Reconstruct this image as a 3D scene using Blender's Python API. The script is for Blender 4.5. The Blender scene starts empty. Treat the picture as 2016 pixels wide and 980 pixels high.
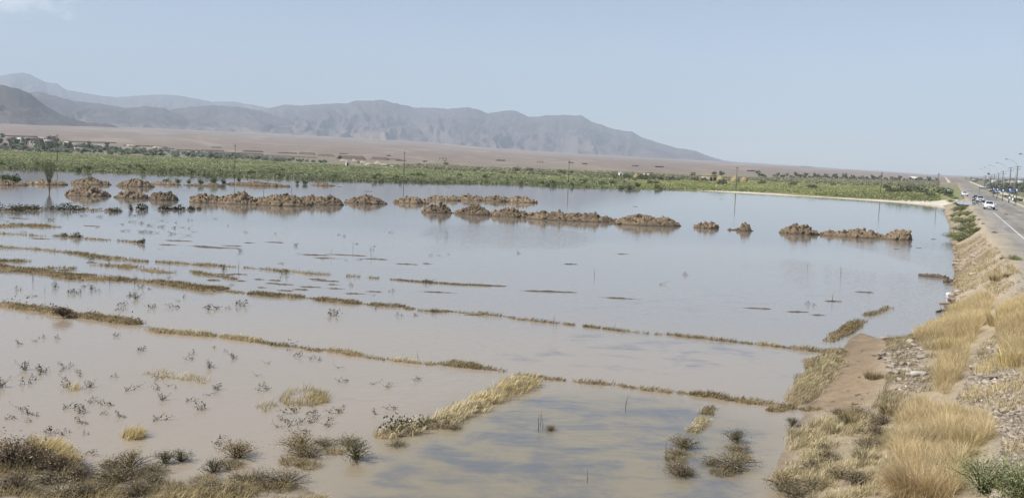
import bpy, math
import numpy as np
from mathutils import Vector

rng = np.random.default_rng(11)
scene = bpy.context.scene
COL = scene.collection

# ------------------------------------------------------------------ camera model
F, CX, CY, CAMZ = 1900.0, 1008.0, 490.0, 7.0
ROLL = math.atan(0.040)
PITCH = math.atan(173.0 * math.cos(ROLL) / F)
_r0 = np.array([1.0, 0, 0]); _f = np.array([0, math.cos(PITCH), -math.sin(PITCH)]); _u0 = np.array([0, math.sin(PITCH), math.cos(PITCH)])
_r = math.cos(ROLL) * _r0 + math.sin(ROLL) * _u0
_u = -math.sin(ROLL) * _r0 + math.cos(ROLL) * _u0
CAM = np.array([0, 0, CAMZ])

def ray(u, v):
    u = np.asarray(u, float); v = np.asarray(v, float)
    x = (u - CX) / F; y = -(v - CY) / F
    return x[..., None] * _r + y[..., None] * _u + _f

def P(u, v, z=0.0):
    d = ray(u, v)
    t = (z - CAMZ) / d[..., 2]
    return CAM + d * t[..., None]

def PX(x, y, z):
    """where a world point shows in the photograph (for picking sizes)"""
    q = np.stack([np.asarray(x, float), np.asarray(y, float), np.asarray(z, float) - CAMZ], -1)
    w = q @ _f
    return CX + F * (q @ _r) / w, CY - F * (q @ _u) / w

# ------------------------------------------------------------------ noise
def _h(ix, iy, iz, seed):
    n = (ix.astype(np.int64) * 374761393 + iy.astype(np.int64) * 668265263 + iz.astype(np.int64) * 2147483647 + seed * 974634777) & 0xFFFFFFFF
    n = ((n ^ (n >> 13)) * 1274126177) & 0xFFFFFFFF
    n = ((n ^ (n >> 16)) * 2246822519) & 0xFFFFFFFF
    return ((n ^ (n >> 15)) & 0xFFFFFF) / float(0xFFFFFF)

def vnoise(x, y, z=0.0, seed=0):
    x, y, z = np.broadcast_arrays(np.asarray(x, float), np.asarray(y, float), np.asarray(z, float))
    ix, iy, iz = np.floor(x), np.floor(y), np.floor(z)
    fx, fy, fz = x - ix, y - iy, z - iz
    fx = fx * fx * fx * (fx * (fx * 6 - 15) + 10); fy = fy * fy * fy * (fy * (fy * 6 - 15) + 10); fz = fz * fz * (3 - 2 * fz)
    r = 0
    for a in (0, 1):
        for b in (0, 1):
            for c in (0, 1):
                r = r + _h(ix + a, iy + b, iz + c, seed) * (fx if a else 1 - fx) * (fy if b else 1 - fy) * (fz if c else 1 - fz)
    return r * 2 - 1

def fbm(x, y, z=0.0, o=4, seed=0, gain=0.5):
    s, a, t = 0, 1.0, 0
    for i in range(o):
        s = s + a * vnoise(np.asarray(x) * 2 ** i, np.asarray(y) * 2 ** i, np.asarray(z) * 2 ** i, seed + i); t += a; a *= gain
    return s / t

def worley(x, y, seed=0):
    ix, iy = np.floor(x), np.floor(y)
    z0 = np.zeros_like(ix)
    best = np.full(np.shape(x), 9.0)
    for a in (-1, 0, 1):
        for b in (-1, 0, 1):
            px = ix + a + _h(ix + a, iy + b, z0, seed); py = iy + b + _h(ix + a, iy + b, z0 + 7, seed)
            best = np.minimum(best, (px - x) ** 2 + (py - y) ** 2)
    return np.sqrt(best)

def sstep(a, b, x):
    t = np.clip((np.asarray(x, float) - a) / (b - a), 0, 1)
    return t * t * (3 - 2 * t)

# ------------------------------------------------------------------ polygons in the ground plane
def sdist(poly, x, y):
    """signed distance, negative inside"""
    x = np.asarray(x, float); y = np.asarray(y, float)
    d = np.full(x.shape, 1e18); ins = np.zeros(x.shape, bool)
    n = len(poly)
    for i in range(n):
        ax, ay = poly[i]; bx, by = poly[(i + 1) % n]
        ex, ey = bx - ax, by - ay
        t = np.clip(((x - ax) * ex + (y - ay) * ey) / (ex * ex + ey * ey + 1e-9), 0, 1)
        d = np.minimum(d, (x - ax - t * ex) ** 2 + (y - ay - t * ey) ** 2)
        c = ((ay > y) != (by > y))
        with np.errstate(divide='ignore', invalid='ignore'):
            xi = (bx - ax) * (y - ay) / (by - ay) + ax
        ins ^= c & (x < xi)
    d = np.sqrt(d)
    return np.where(ins, -d, d)

SHORE_PX = [(-500, 842), (0, 866), (50, 874), (100, 900), (140, 925), (165, 948), (260, 962), (380, 955), (480, 948), (590, 953), (640, 975), (640, 1010),
            (800, 1080), (1000, 1120), (1300, 1100), (1530, 1040), (1540, 980), (1518, 940), (1530, 905), (1555, 860), (1570, 830), (1582, 815), (1588, 795),
            (1606, 760), (1636, 715), (1655, 690), (1672, 665), (1695, 654), (1740, 669), (1790, 662), (1835, 641), (1862, 610), (1872, 580), (1878, 545),
            (1881, 510), (1872, 470), (1868, 440), (1858, 420), (1862, 411), (1855, 404), (1750, 397), (1600, 388), (1450, 380), (1380, 376), (1250, 372), (1100, 367),
            (1000, 362), (800, 354), (650, 352), (500, 348), (300, 341), (150, 336), (0, 331), (-500, 312)]
SHORE = P([a for a, b in SHORE_PX], [b for a, b in SHORE_PX])[:, :2]

RK = 0.453; RX0 = 3.6; RC = 1 / math.sqrt(1 + RK * RK)
def road_s(x, y): return (x - RK * y - RX0) * RC            # distance right of the road's left edge
def road_pt(D, s): return RK * D + RX0 + s / RC, D          # depth D, offset s

def fan(x, y):
    r = np.hypot(x, y)
    u = CX + F * np.asarray(x) / np.maximum(y, 1e-3)
    s = np.interp(u, [-800, 0, 400, 750, 1100, 1400, 1600, 1850, 2016, 2600], [.018, .021, .0215, .020, .0125, .0095, .0065, .0032, .0042, .004])
    s = np.where(np.asarray(y) > 0, s, 0.003)
    q = np.maximum(0, r - 600.0)
    return s * q * q / (q + 260.0)

def ground_z(x, y):
    x = np.asarray(x, float); y = np.asarray(y, float)
    d = sdist(SHORE, x, y)
    s = road_s(x, y)
    r = np.hypot(x, y)
    wat = -np.minimum(0.6, 0.10 * np.maximum(-d, 0)) - 0.012 * (d < 0)
    dp = np.maximum(d, 0)
    ratio = dp / (dp + np.maximum(-s, 0) + 1e-3)
    land = 2.0 * ratio ** 1.2
    right = 2.0 - 0.9 * sstep(19, 40, s)
    z = np.where(d < 0, wat, np.where(s < 0, land, right))
    rough = sstep(0.2, 2.0, dp) * sstep(0.6, 2.5, np.abs(s - 5) - 5)
    rough = np.where((s > 0) & (s < 40), rough * 0.3, rough)
    near = r < 140
    n = np.zeros_like(z)
    if near.any():
        n[near] = 0.10 * fbm(x[near] / 1.6, y[near] / 1.6, 0, 4, 3) + 0.035 * vnoise(x[near] / .28, y[near] / .28, 0, 9)
    z = z + n * rough * np.where(d < 0, 0, 1)
    z = z + fan(x, y)
    big = sstep(800, 3000, r)
    z = z + big * (r * 0.0006) * fbm(x / 420., y / 420., 0, 3, 21)
    z = z - (r > 9000) * (r - 9000) * 0.0
    return z

def ground_hit(u, v):
    """first point of the ground along the sight line of a photo pixel"""
    u = np.atleast_1d(np.asarray(u, float)); v = np.atleast_1d(np.asarray(v, float))
    d = ray(u, v)
    t = np.geomspace(9, 9000, 700)
    X = d[:, None, 0] * t; Y = d[:, None, 1] * t; Z = CAMZ + d[:, None, 2] * t
    g = ground_z(X, Y)
    hit = Z <= np.maximum(g, -0.02)
    k = np.where(hit.any(1), hit.argmax(1), len(t) - 1)
    i = np.arange(len(u))
    k0 = np.maximum(k - 1, 0)
    a = (Z - g)[i, k0]; b = (Z - g)[i, k]
    w = np.clip(a / (a - b + 1e-9), 0, 1)
    tt = t[k0] + (t[k] - t[k0]) * w
    p = np.stack([d[:, 0] * tt, d[:, 1] * tt, np.zeros_like(tt)], -1)
    p[:, 2] = ground_z(p[:, 0], p[:, 1])
    return p

def gpoly(px):
    return ground_hit([a for a, b in px], [b for a, b in px])[:, :2]

def sample_poly(poly, n, r=None):
    r = r or rng
    lo, hi = poly.min(0), poly.max(0)
    out = []; got = 0
    while got < n:
        q = lo + (hi - lo) * r.random((max(n * 2, 64), 2))
        q = q[sdist(poly, q[:, 0], q[:, 1]) < 0]
        out.append(q); got += len(q)
    return np.concatenate(out)[:n]

# ------------------------------------------------------------------ materials
def new_mat(name):
    m = bpy.data.materials.new(name); m.use_nodes = True
    nt = m.node_tree; nt.nodes.clear()
    out = nt.nodes.new('ShaderNodeOutputMaterial')
    return m, nt, out

def N(nt, t, **kw):
    n = nt.nodes.new(t)
    for k, v in kw.items():
        if k.startswith('i_'):
            n.inputs[k[2:].replace('_', ' ')].default_value = v
        else:
            setattr(n, k, v)
    return n

def plain(name, col, rough=0.8, spec=0.3, metal=0.0, vary=0.15, scale=4.0, bump=0.0, coat=0.0):
    m, nt, out = new_mat(name)
    b = N(nt, 'ShaderNodeBsdfPrincipled')
    b.inputs['Roughness'].default_value = rough; b.inputs['Metallic'].default_value = metal
    b.inputs['Specular IOR Level'].default_value = spec; b.inputs['Coat Weight'].default_value = coat
    tc = N(nt, 'ShaderNodeTexCoord')
    nz = N(nt, 'ShaderNodeTexNoise'); nz.inputs['Scale'].default_value = scale; nz.inputs['Detail'].default_value = 6
    nt.links.new(tc.outputs['Object'], nz.inputs['Vector'])
    mr = N(nt, 'ShaderNodeMapRange'); mr.inputs[1].default_value = .3; mr.inputs[2].default_value = .7
    mr.inputs[3].default_value = 1 - vary; mr.inputs[4].default_value = 1 + vary
    nt.links.new(nz.outputs['Fac'], mr.inputs[0])
    mx = N(nt, 'ShaderNodeVectorMath', operation='SCALE'); mx.inputs[0].default_value = col[:3]
    nt.links.new(mr.outputs[0], mx.inputs['Scale'])
    nt.links.new(mx.outputs[0], b.inputs['Base Color'])
    if bump:
        bp = N(nt, 'ShaderNodeBump'); bp.inputs['Strength'].default_value = bump; bp.inputs['Distance'].default_value = .05
        nt.links.new(nz.outputs['Fac'], bp.inputs['Height']); nt.links.new(bp.outputs[0], b.inputs['Normal'])
    nt.links.new(b.outputs[0], out.inputs[0])
    return m

def foliage(name, trans=0.3, rough=0.7):
    m, nt, out = new_mat(name)
    at = N(nt, 'ShaderNodeAttribute', attribute_name='Col')
    oi = N(nt, 'ShaderNodeObjectInfo')
    hs = N(nt, 'ShaderNodeHueSaturation')
    mr = N(nt, 'ShaderNodeMapRange'); mr.inputs[3].default_value = .8; mr.inputs[4].default_value = 1.2
    nt.links.new(oi.outputs['Random'], mr.inputs[0]); nt.links.new(mr.outputs[0], hs.inputs['Value'])
    nt.links.new(at.outputs['Color'], hs.inputs['Color'])
    d = N(nt, 'ShaderNodeBsdfPrincipled'); d.inputs['Roughness'].default_value = rough; d.inputs['Specular IOR Level'].default_value = .2
    t = N(nt, 'ShaderNodeBsdfTranslucent')
    mx = N(nt, 'ShaderNodeMixShader'); mx.inputs[0].default_value = trans
    nt.links.new(hs.outputs[0], d.inputs['Base Color']); nt.links.new(hs.outputs[0], t.inputs['Color'])
    nt.links.new(d.outputs[0], mx.inputs[1]); nt.links.new(t.outputs[0], mx.inputs[2]); nt.links.new(mx.outputs[0], out.inputs[0])
    return m

def earth(name, c1, c2, scale=1.5, rough=.95, bump=.6, dist=.06, attr=None, damp=None):
    """soil: two tones broken up by noise, lumps as bump; attr multiplies in a vertex colour"""
    m, nt, out = new_mat(name)
    b = N(nt, 'ShaderNodeBsdfPrincipled'); b.inputs['Roughness'].default_value = rough; b.inputs['Specular IOR Level'].default_value = .15
    g = N(nt, 'ShaderNodeNewGeometry')
    n1 = N(nt, 'ShaderNodeTexNoise'); n1.inputs['Scale'].default_value = scale; n1.inputs['Detail'].default_value = 9; n1.inputs['Roughness'].default_value = .65
    n2 = N(nt, 'ShaderNodeTexNoise'); n2.inputs['Scale'].default_value = scale * 7; n2.inputs['Detail'].default_value = 8; n2.inputs['Roughness'].default_value = .7
    for n in (n1, n2): nt.links.new(g.outputs['Position'], n.inputs['Vector'])
    mr = N(nt, 'ShaderNodeMapRange'); mr.inputs[1].default_value = .35; mr.inputs[2].default_value = .65
    nt.links.new(n1.outputs['Fac'], mr.inputs[0])
    mx = N(nt, 'ShaderNodeMix', data_type='RGBA'); mx.inputs[6].default_value = (*c1, 1); mx.inputs[7].default_value = (*c2, 1)
    nt.links.new(mr.outputs[0], mx.inputs[0])
    mr2 = N(nt, 'ShaderNodeMapRange'); mr2.inputs[1].default_value = .3; mr2.inputs[2].default_value = .7; mr2.inputs[3].default_value = .78; mr2.inputs[4].default_value = 1.2
    nt.links.new(n2.outputs['Fac'], mr2.inputs[0])
    sc = N(nt, 'ShaderNodeVectorMath', operation='SCALE'); nt.links.new(mx.outputs[2], sc.inputs[0]); nt.links.new(mr2.outputs[0], sc.inputs['Scale'])
    c = sc.outputs[0]
    if damp:       # soaked foot just above the flood level: a real tide mark
        sx = N(nt, 'ShaderNodeSeparateXYZ'); nt.links.new(g.outputs['Position'], sx.inputs[0])
        ad = N(nt, 'ShaderNodeMath', operation='MULTIPLY_ADD'); ad.inputs[1].default_value = .25; nt.links.new(n1.outputs['Fac'], ad.inputs[0]); nt.links.new(sx.outputs[2], ad.inputs[2])
        md = N(nt, 'ShaderNodeMapRange'); md.inputs[1].default_value = .16; md.inputs[2].default_value = .32; md.inputs[3].default_value = damp; md.inputs[4].default_value = 1
        nt.links.new(ad.outputs[0], md.inputs[0])
        s3 = N(nt, 'ShaderNodeVectorMath', operation='SCALE'); nt.links.new(c, s3.inputs[0]); nt.links.new(md.outputs[0], s3.inputs['Scale']); c = s3.outputs[0]
    if attr:
        at = N(nt, 'ShaderNodeAttribute', attribute_name=attr)
        mu = N(nt, 'ShaderNodeVectorMath', operation='MULTIPLY'); nt.links.new(c, mu.inputs[0]); nt.links.new(at.outputs['Color'], mu.inputs[1]); c = mu.outputs[0]
    nt.links.new(c, b.inputs['Base Color'])
    bp = N(nt, 'ShaderNodeBump'); bp.inputs['Strength'].default_value = bump; bp.inputs['Distance'].default_value = dist
    nt.links.new(n2.outputs['Fac'], bp.inputs['Height']); nt.links.new(bp.outputs[0], b.inputs['Normal'])
    nt.links.new(b.outputs[0], out.inputs[0])
    return m

M = {}
M['leaf'] = foliage('leaf')
M['straw'] = foliage('straw', .35)
M['bark'] = plain('bark', (.13, .10, .075), .9, vary=.3, scale=8)
M['mound'] = earth('mound_soil', (.325, .256, .175), (.165, .125, .088), 1.3, bump=1.0, dist=.12, damp=.5, attr='Col')
M['mud'] = earth('bund_soil', (.31, .235, .14), (.18, .13, .078), 1.6, bump=1.0, dist=.06)
M['darkmud'] = earth('dark_mud', (.13, .105, .075), (.07, .058, .045), 2.5, bump=.8, dist=.05)
M['ground'] = earth('ground_soil', (1.12, 1.1, 1.08), (.84, .85, .86), .55, bump=.55, dist=.06, attr='Col')
M['rock'] = earth('mountain_rock', (1.15, 1.12, 1.1), (.75, .77, .8), .0035, bump=1.0, dist=25, attr='Col')
M['stone'] = earth('stone', (.46, .40, .33), (.25, .21, .17), 3.0, bump=.4, dist=.02)
M['gravel'] = earth('gravel', (1.1, 1.08, 1.06), (.8, .8, .8), 5.0, bump=.3, dist=.01, attr='Col')
M['berm'] = earth('berm_soil', (.155, .12, .105), (.11, .088, .08), .2, bump=.5, dist=.2)
M['asphalt'] = earth('asphalt', (.34, .312, .27), (.27, .25, .222), .35, rough=.85, bump=.25, dist=.01, attr='Col')
M['track'] = earth('track_gravel', (.60, .54, .44), (.48, .43, .35), .4, bump=.3, dist=.03)
M['paint'] = plain('road_paint', (.58, .57, .54), .7, vary=.35, scale=1.2)
M['kerb'] = plain('kerb_concrete', (.50, .48, .44), .85, vary=.15, scale=1)
M['wood'] = plain('pole_wood', (.15, .13, .115), .9, vary=.25, scale=3)
M['concrete'] = plain('concrete', (.36, .34, .31), .9, vary=.15, scale=2)
M['galv'] = plain('galvanised', (.34, .36, .38), .45, metal=.6, vary=.1)
M['steel'] = plain('dark_steel', (.10, .10, .105), .6, vary=.1)
M['blue'] = plain('sign_blue', (.045, .085, .21), .5, .5, vary=.08)
M['white'] = plain('white_paint', (.80, .80, .79), .45, .5, vary=.05)
M['carwhite'] = plain('car_white', (.80, .80, .80), .3, .5, vary=.03, coat=.6)
M['carsilver'] = plain('car_silver', (.55, .57, .60), .3, .5, metal=.3, vary=.03, coat=.6)
M['cardark'] = plain('car_dark', (.03, .035, .06), .3, .5, vary=.03, coat=.6)
M['glass'] = plain('car_glass', (.02, .025, .03), .08, .6, vary=.02)
M['rubber'] = plain('rubber', (.02, .02, .02), .85, vary=.1)
M['lampglass'] = plain('lamp_glass', (.6, .62, .62), .15, .6, vary=.05)
M['black'] = plain('black_plastic', (.03, .03, .032), .6, vary=.1)
M['red'] = plain('tail_red', (.35, .02, .02), .3, .5, vary=.05)
M['wallpale'] = plain('mud_plaster', (.46, .40, .33), .95, vary=.18, scale=.5)
M['wallwhite'] = plain('lime_wash', (.74, .73, .70), .9, vary=.1, scale=.5)
M['wallbrown'] = plain('mud_brick', (.26, .20, .155), .95, vary=.2, scale=.7)
M['roofpale'] = plain('flat_roof', (.62, .60, .56), .9, vary=.15, scale=.4)
M['opening'] = plain('dark_opening', (.03, .028, .026), .9, vary=.1)
M['thatch'] = plain('straw_thatch', (.30, .24, .13), .95, vary=.3, scale=2)
M['driftwood'] = plain('driftwood', (.11, .085, .065), .9, vary=.35, scale=6)

# ------------------------------------------------------------------ mesh helpers
class MB:
    """collects faces for one mesh object"""
    def __init__(s): s.V = []; s.Fq = []; s.Ft = []; s.C = []; s.n = 0
    def add(s, V, Q=None, T=None, c=(1, 1, 1)):
        V = np.asarray(V, float).reshape(-1, 3)
        c = np.asarray(c, float)
        if c.ndim == 1: c = np.tile(c, (len(V), 1))
        s.V.append(V); s.C.append(c)
        if Q is not None and len(Q): s.Fq.append(np.asarray(Q, int).reshape(-1, 4) + s.n)
        if T is not None and len(T): s.Ft.append(np.asarray(T, int).reshape(-1, 3) + s.n)
        s.n += len(V)
    def box(s, lo, hi, c=(1, 1, 1)):
        (x0, y0, z0), (x1, y1, z1) = lo, hi
        V = [(x0, y0, z0), (x1, y0, z0), (x1, y1, z0), (x0, y1, z0), (x0, y0, z1), (x1, y0, z1), (x1, y1, z1), (x0, y1, z1)]
        s.add(V, [(3, 2, 1, 0), (4, 5, 6, 7), (0, 1, 5, 4), (1, 2, 6, 5), (2, 3, 7, 6), (3, 0, 4, 7)], c=c)
    def tube(s, pts, rad, n=6, c=(1, 1, 1), cap=True):
        pts = np.asarray(pts, float); k = len(pts)
        rad = np.broadcast_to(np.asarray(rad, float), (k,))
        tg = np.gradient(pts, axis=0); tg /= np.linalg.norm(tg, axis=1)[:, None] + 1e-9
        ref = np.where(np.abs(tg[:, 2:3]) > .9, np.array([[1., 0, 0]]), np.array([[0, 0, 1.]]))
        a = np.cross(tg, ref); a /= np.linalg.norm(a, axis=1)[:, None] + 1e-9
        b = np.cross(tg, a)
        th = np.arange(n) / n * 2 * math.pi
        V = pts[:, None] + rad[:, None, None] * (np.cos(th)[None, :, None] * a[:, None] + np.sin(th)[None, :, None] * b[:, None])
        Q = []
        for i in range(k - 1):
            for j in range(n):
                Q.append((i * n + j, i * n + (j + 1) % n, (i + 1) * n + (j + 1) % n, (i + 1) * n + j))
        V = V.reshape(-1, 3); T = []
        if cap:
            V = np.concatenate([V, pts[:1], pts[-1:]]); c0 = k * n
            for j in range(n):
                T.append((c0, (j + 1) % n, j)); T.append((c0 + 1, (k - 1) * n + j, (k - 1) * n + (j + 1) % n))
        s.add(V, Q, T, c)
    def blades(s, base, h, w, lean, az, curl=.5, c0=(1, 1, 1), c1=None):
        """bent grass blades, two quads each; arrays over blades"""
        n = len(base); base = np.asarray(base, float)
        h = np.broadcast_to(h, n); w = np.broadcast_to(w, n); lean = np.broadcast_to(lean, n); az = np.broadcast_to(az, n)
        dirv = np.stack([np.cos(az), np.sin(az), np.zeros(n)], -1)
        fa = rng.random(n) * math.pi
        side = np.stack([np.cos(fa), np.sin(fa), np.zeros(n)], -1)
        up = np.array([0, 0, 1.])
        m = base + up * (h * .55 * np.cos(lean * .6))[:, None] + dirv * (h * .55 * np.sin(lean * .6))[:, None]
        l2 = lean * (.6 + curl)
        t = m + up * (h * .45 * np.cos(l2))[:, None] + dirv * (h * .45 * np.sin(l2))[:, None]
        V = np.stack([base - side * w[:, None] * .5, base + side * w[:, None] * .5, m - side * w[:, None] * .4, m + side * w[:, None] * .4, t - side * w[:, None] * .1, t + side * w[:, None] * .1], 1)
        k = np.arange(n)[:, None] * 6
        Q = np.concatenate([k + np.array([[0, 1, 3, 2]]), k + np.array([[2, 3, 5, 4]])])
        c0 = np.broadcast_to(np.asarray(c0, float), (n, 3)); c1 = c0 if c1 is None else np.broadcast_to(np.asarray(c1, float), (n, 3))
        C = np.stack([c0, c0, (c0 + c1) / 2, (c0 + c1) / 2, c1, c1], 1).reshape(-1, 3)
        s.add(V.reshape(-1, 3), Q, None, C)
    def leaves(s, cen, size, c, flat=0.0, aspect=.5):
        """small folded leaf quads scattered at cen"""
        n = len(cen); size = np.broadcast_to(size, n)
        a = rng.normal(size=(n, 3)); a[:, 2] *= (1 - flat); a /= np.linalg.norm(a, axis=1)[:, None]
        b = rng.normal(size=(n, 3)); b -= (b * a).sum(1)[:, None] * a; b /= np.linalg.norm(b, axis=1)[:, None]
        V = np.stack([cen - a * size[:, None] * .5, cen + b * (size * aspect * .5)[:, None], cen + a * size[:, None] * .5, cen - b * (size * aspect * .5)[:, None]], 1)
        k = np.arange(n)[:, None] * 4
        c = np.broadcast_to(np.asarray(c, float), (n, 3))
        s.add(V.reshape(-1, 3), k + np.array([[0, 1, 2, 3]]), None, np.repeat(c, 4, 0))
    def build(s, name, mat, parent=None, smooth=False, loc=None):
        V = np.concatenate(s.V); C = np.concatenate(s.C)
        me = bpy.data.meshes.new(name)
        me.vertices.add(len(V)); me.vertices.foreach_set('co', V.astype(np.float32).ravel())
        L = []; st = []; n0 = 0
        for arr, k in ((s.Fq, 4), (s.Ft, 3)):
            if arr:
                A = np.concatenate(arr); L.append(A.ravel()); st.append(n0 + np.arange(len(A)) * k); n0 += A.size
        L = np.concatenate(L); st = np.concatenate(st)
        me.loops.add(len(L)); me.loops.foreach_set('vertex_index', L.astype(np.int32))
        me.polygons.add(len(st)); me.polygons.foreach_set('loop_start', st.astype(np.int32))
        if smooth: me.polygons.foreach_set('use_smooth', np.ones(len(st), bool))
        me.update(calc_edges=True)
        at = me.color_attributes.new('Col', 'FLOAT_COLOR', 'POINT')
        at.data.foreach_set('color', np.concatenate([C, np.ones((len(C), 1))], 1).astype(np.float32).ravel())
        me.materials.append(mat)
        o = bpy.data.objects.new(name, me); COL.objects.link(o)
        if parent is not None: o.parent = parent
        if loc is not None: o.location = loc
        return o

def grid_faces(nr, nc, wrap=False):
    i = np.arange(nr - 1)[:, None]; j = np.arange(nc if wrap else nc - 1)[None]
    j2 = (j + 1) % nc
    return np.stack([i * nc + j, i * nc + j2, (i + 1) * nc + j2, (i + 1) * nc + j], -1).reshape(-1, 4)

def tag(o, label=None, cat=None, group=None, kind=None):
    if label: o['label'] = label
    if cat: o['category'] = cat
    if group: o['group'] = group
    if kind: o['kind'] = kind
    return o

def empty(name, loc=(0, 0, 0), rz=0.0, label=None, cat=None, group=None):
    e = bpy.data.objects.new(name, None); COL.objects.link(e)
    e.empty_display_size = .2
    e.location = loc; e.rotation_euler = (0, 0, rz)
    return tag(e, label, cat, group)

KIDS = {}
def copy_tree(o, parent=None):
    c = o.copy(); COL.objects.link(c)
    if parent is not None: c.parent = parent
    for ch in [x for x in o.children]:
        copy_tree(ch, c)
    return c

class Proto:
    """first placement uses the built thing itself, later ones copies of it"""
    def __init__(s, o): s.o = o; s.used = False
    def put(s, loc, rz=0.0, scale=1.0, label=None, cat=None, group=None):
        c = s.o if not s.used else copy_tree(s.o)
        s.used = True
        c.location = loc; c.rotation_euler = (0, 0, rz)
        c.scale = scale if hasattr(scale, '__len__') else (scale,) * 3
        return tag(c, label, cat, group)
PROTOS = []
def proto(o):
    p = Proto(o); PROTOS.append(p); return p

# ================================================================== SETTING
# zones on the land, outlined once in the ground plane
Z_YEL1 = [(1800, 668), (1830, 652), (1860, 632), (1892, 606), (1925, 582), (1955, 592), (1935, 640), (1908, 690), (1898, 735), (1865, 780), (1838, 770), (1848, 715), (1832, 690)]
Z_YEL2 = [(1968, 618), (1995, 600), (2060, 605), (2060, 770), (2005, 735), (1978, 700), (1960, 665)]
Z_TALL = [(1760, 830), (1810, 800), (1870, 810), (1940, 825), (1950, 860), (1895, 905), (1875, 985), (1770, 985), (1765, 905)]
Z_MAT = [(1545, 905), (1560, 862), (1600, 828), (1690, 818), (1790, 790), (1775, 880), (1770, 990), (1550, 990), (1525, 935)]
Z_GRAVEL = [(1885, 790), (1915, 735), (1925, 690), (1955, 660), (1975, 705), (2010, 745), (2080, 780), (2080, 990), (1955, 990), (1975, 880), (1955, 810)]
Z_STONES = [(1735, 690), (1800, 672), (1830, 700), (1820, 775), (1765, 770), (1745, 725)]
Z_MUD = [(1655, 690), (1690, 655), (1740, 670), (1745, 725), (1735, 770), (1690, 815), (1590, 805), (1612, 760), (1640, 715)]
W_ = {k: gpoly(v) for k, v in dict(yel1=Z_YEL1, yel2=Z_YEL2, tall=Z_TALL, mat=Z_MAT, gravel=Z_GRAVEL, stones=Z_STONES, mud=Z_MUD).items()}

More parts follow.
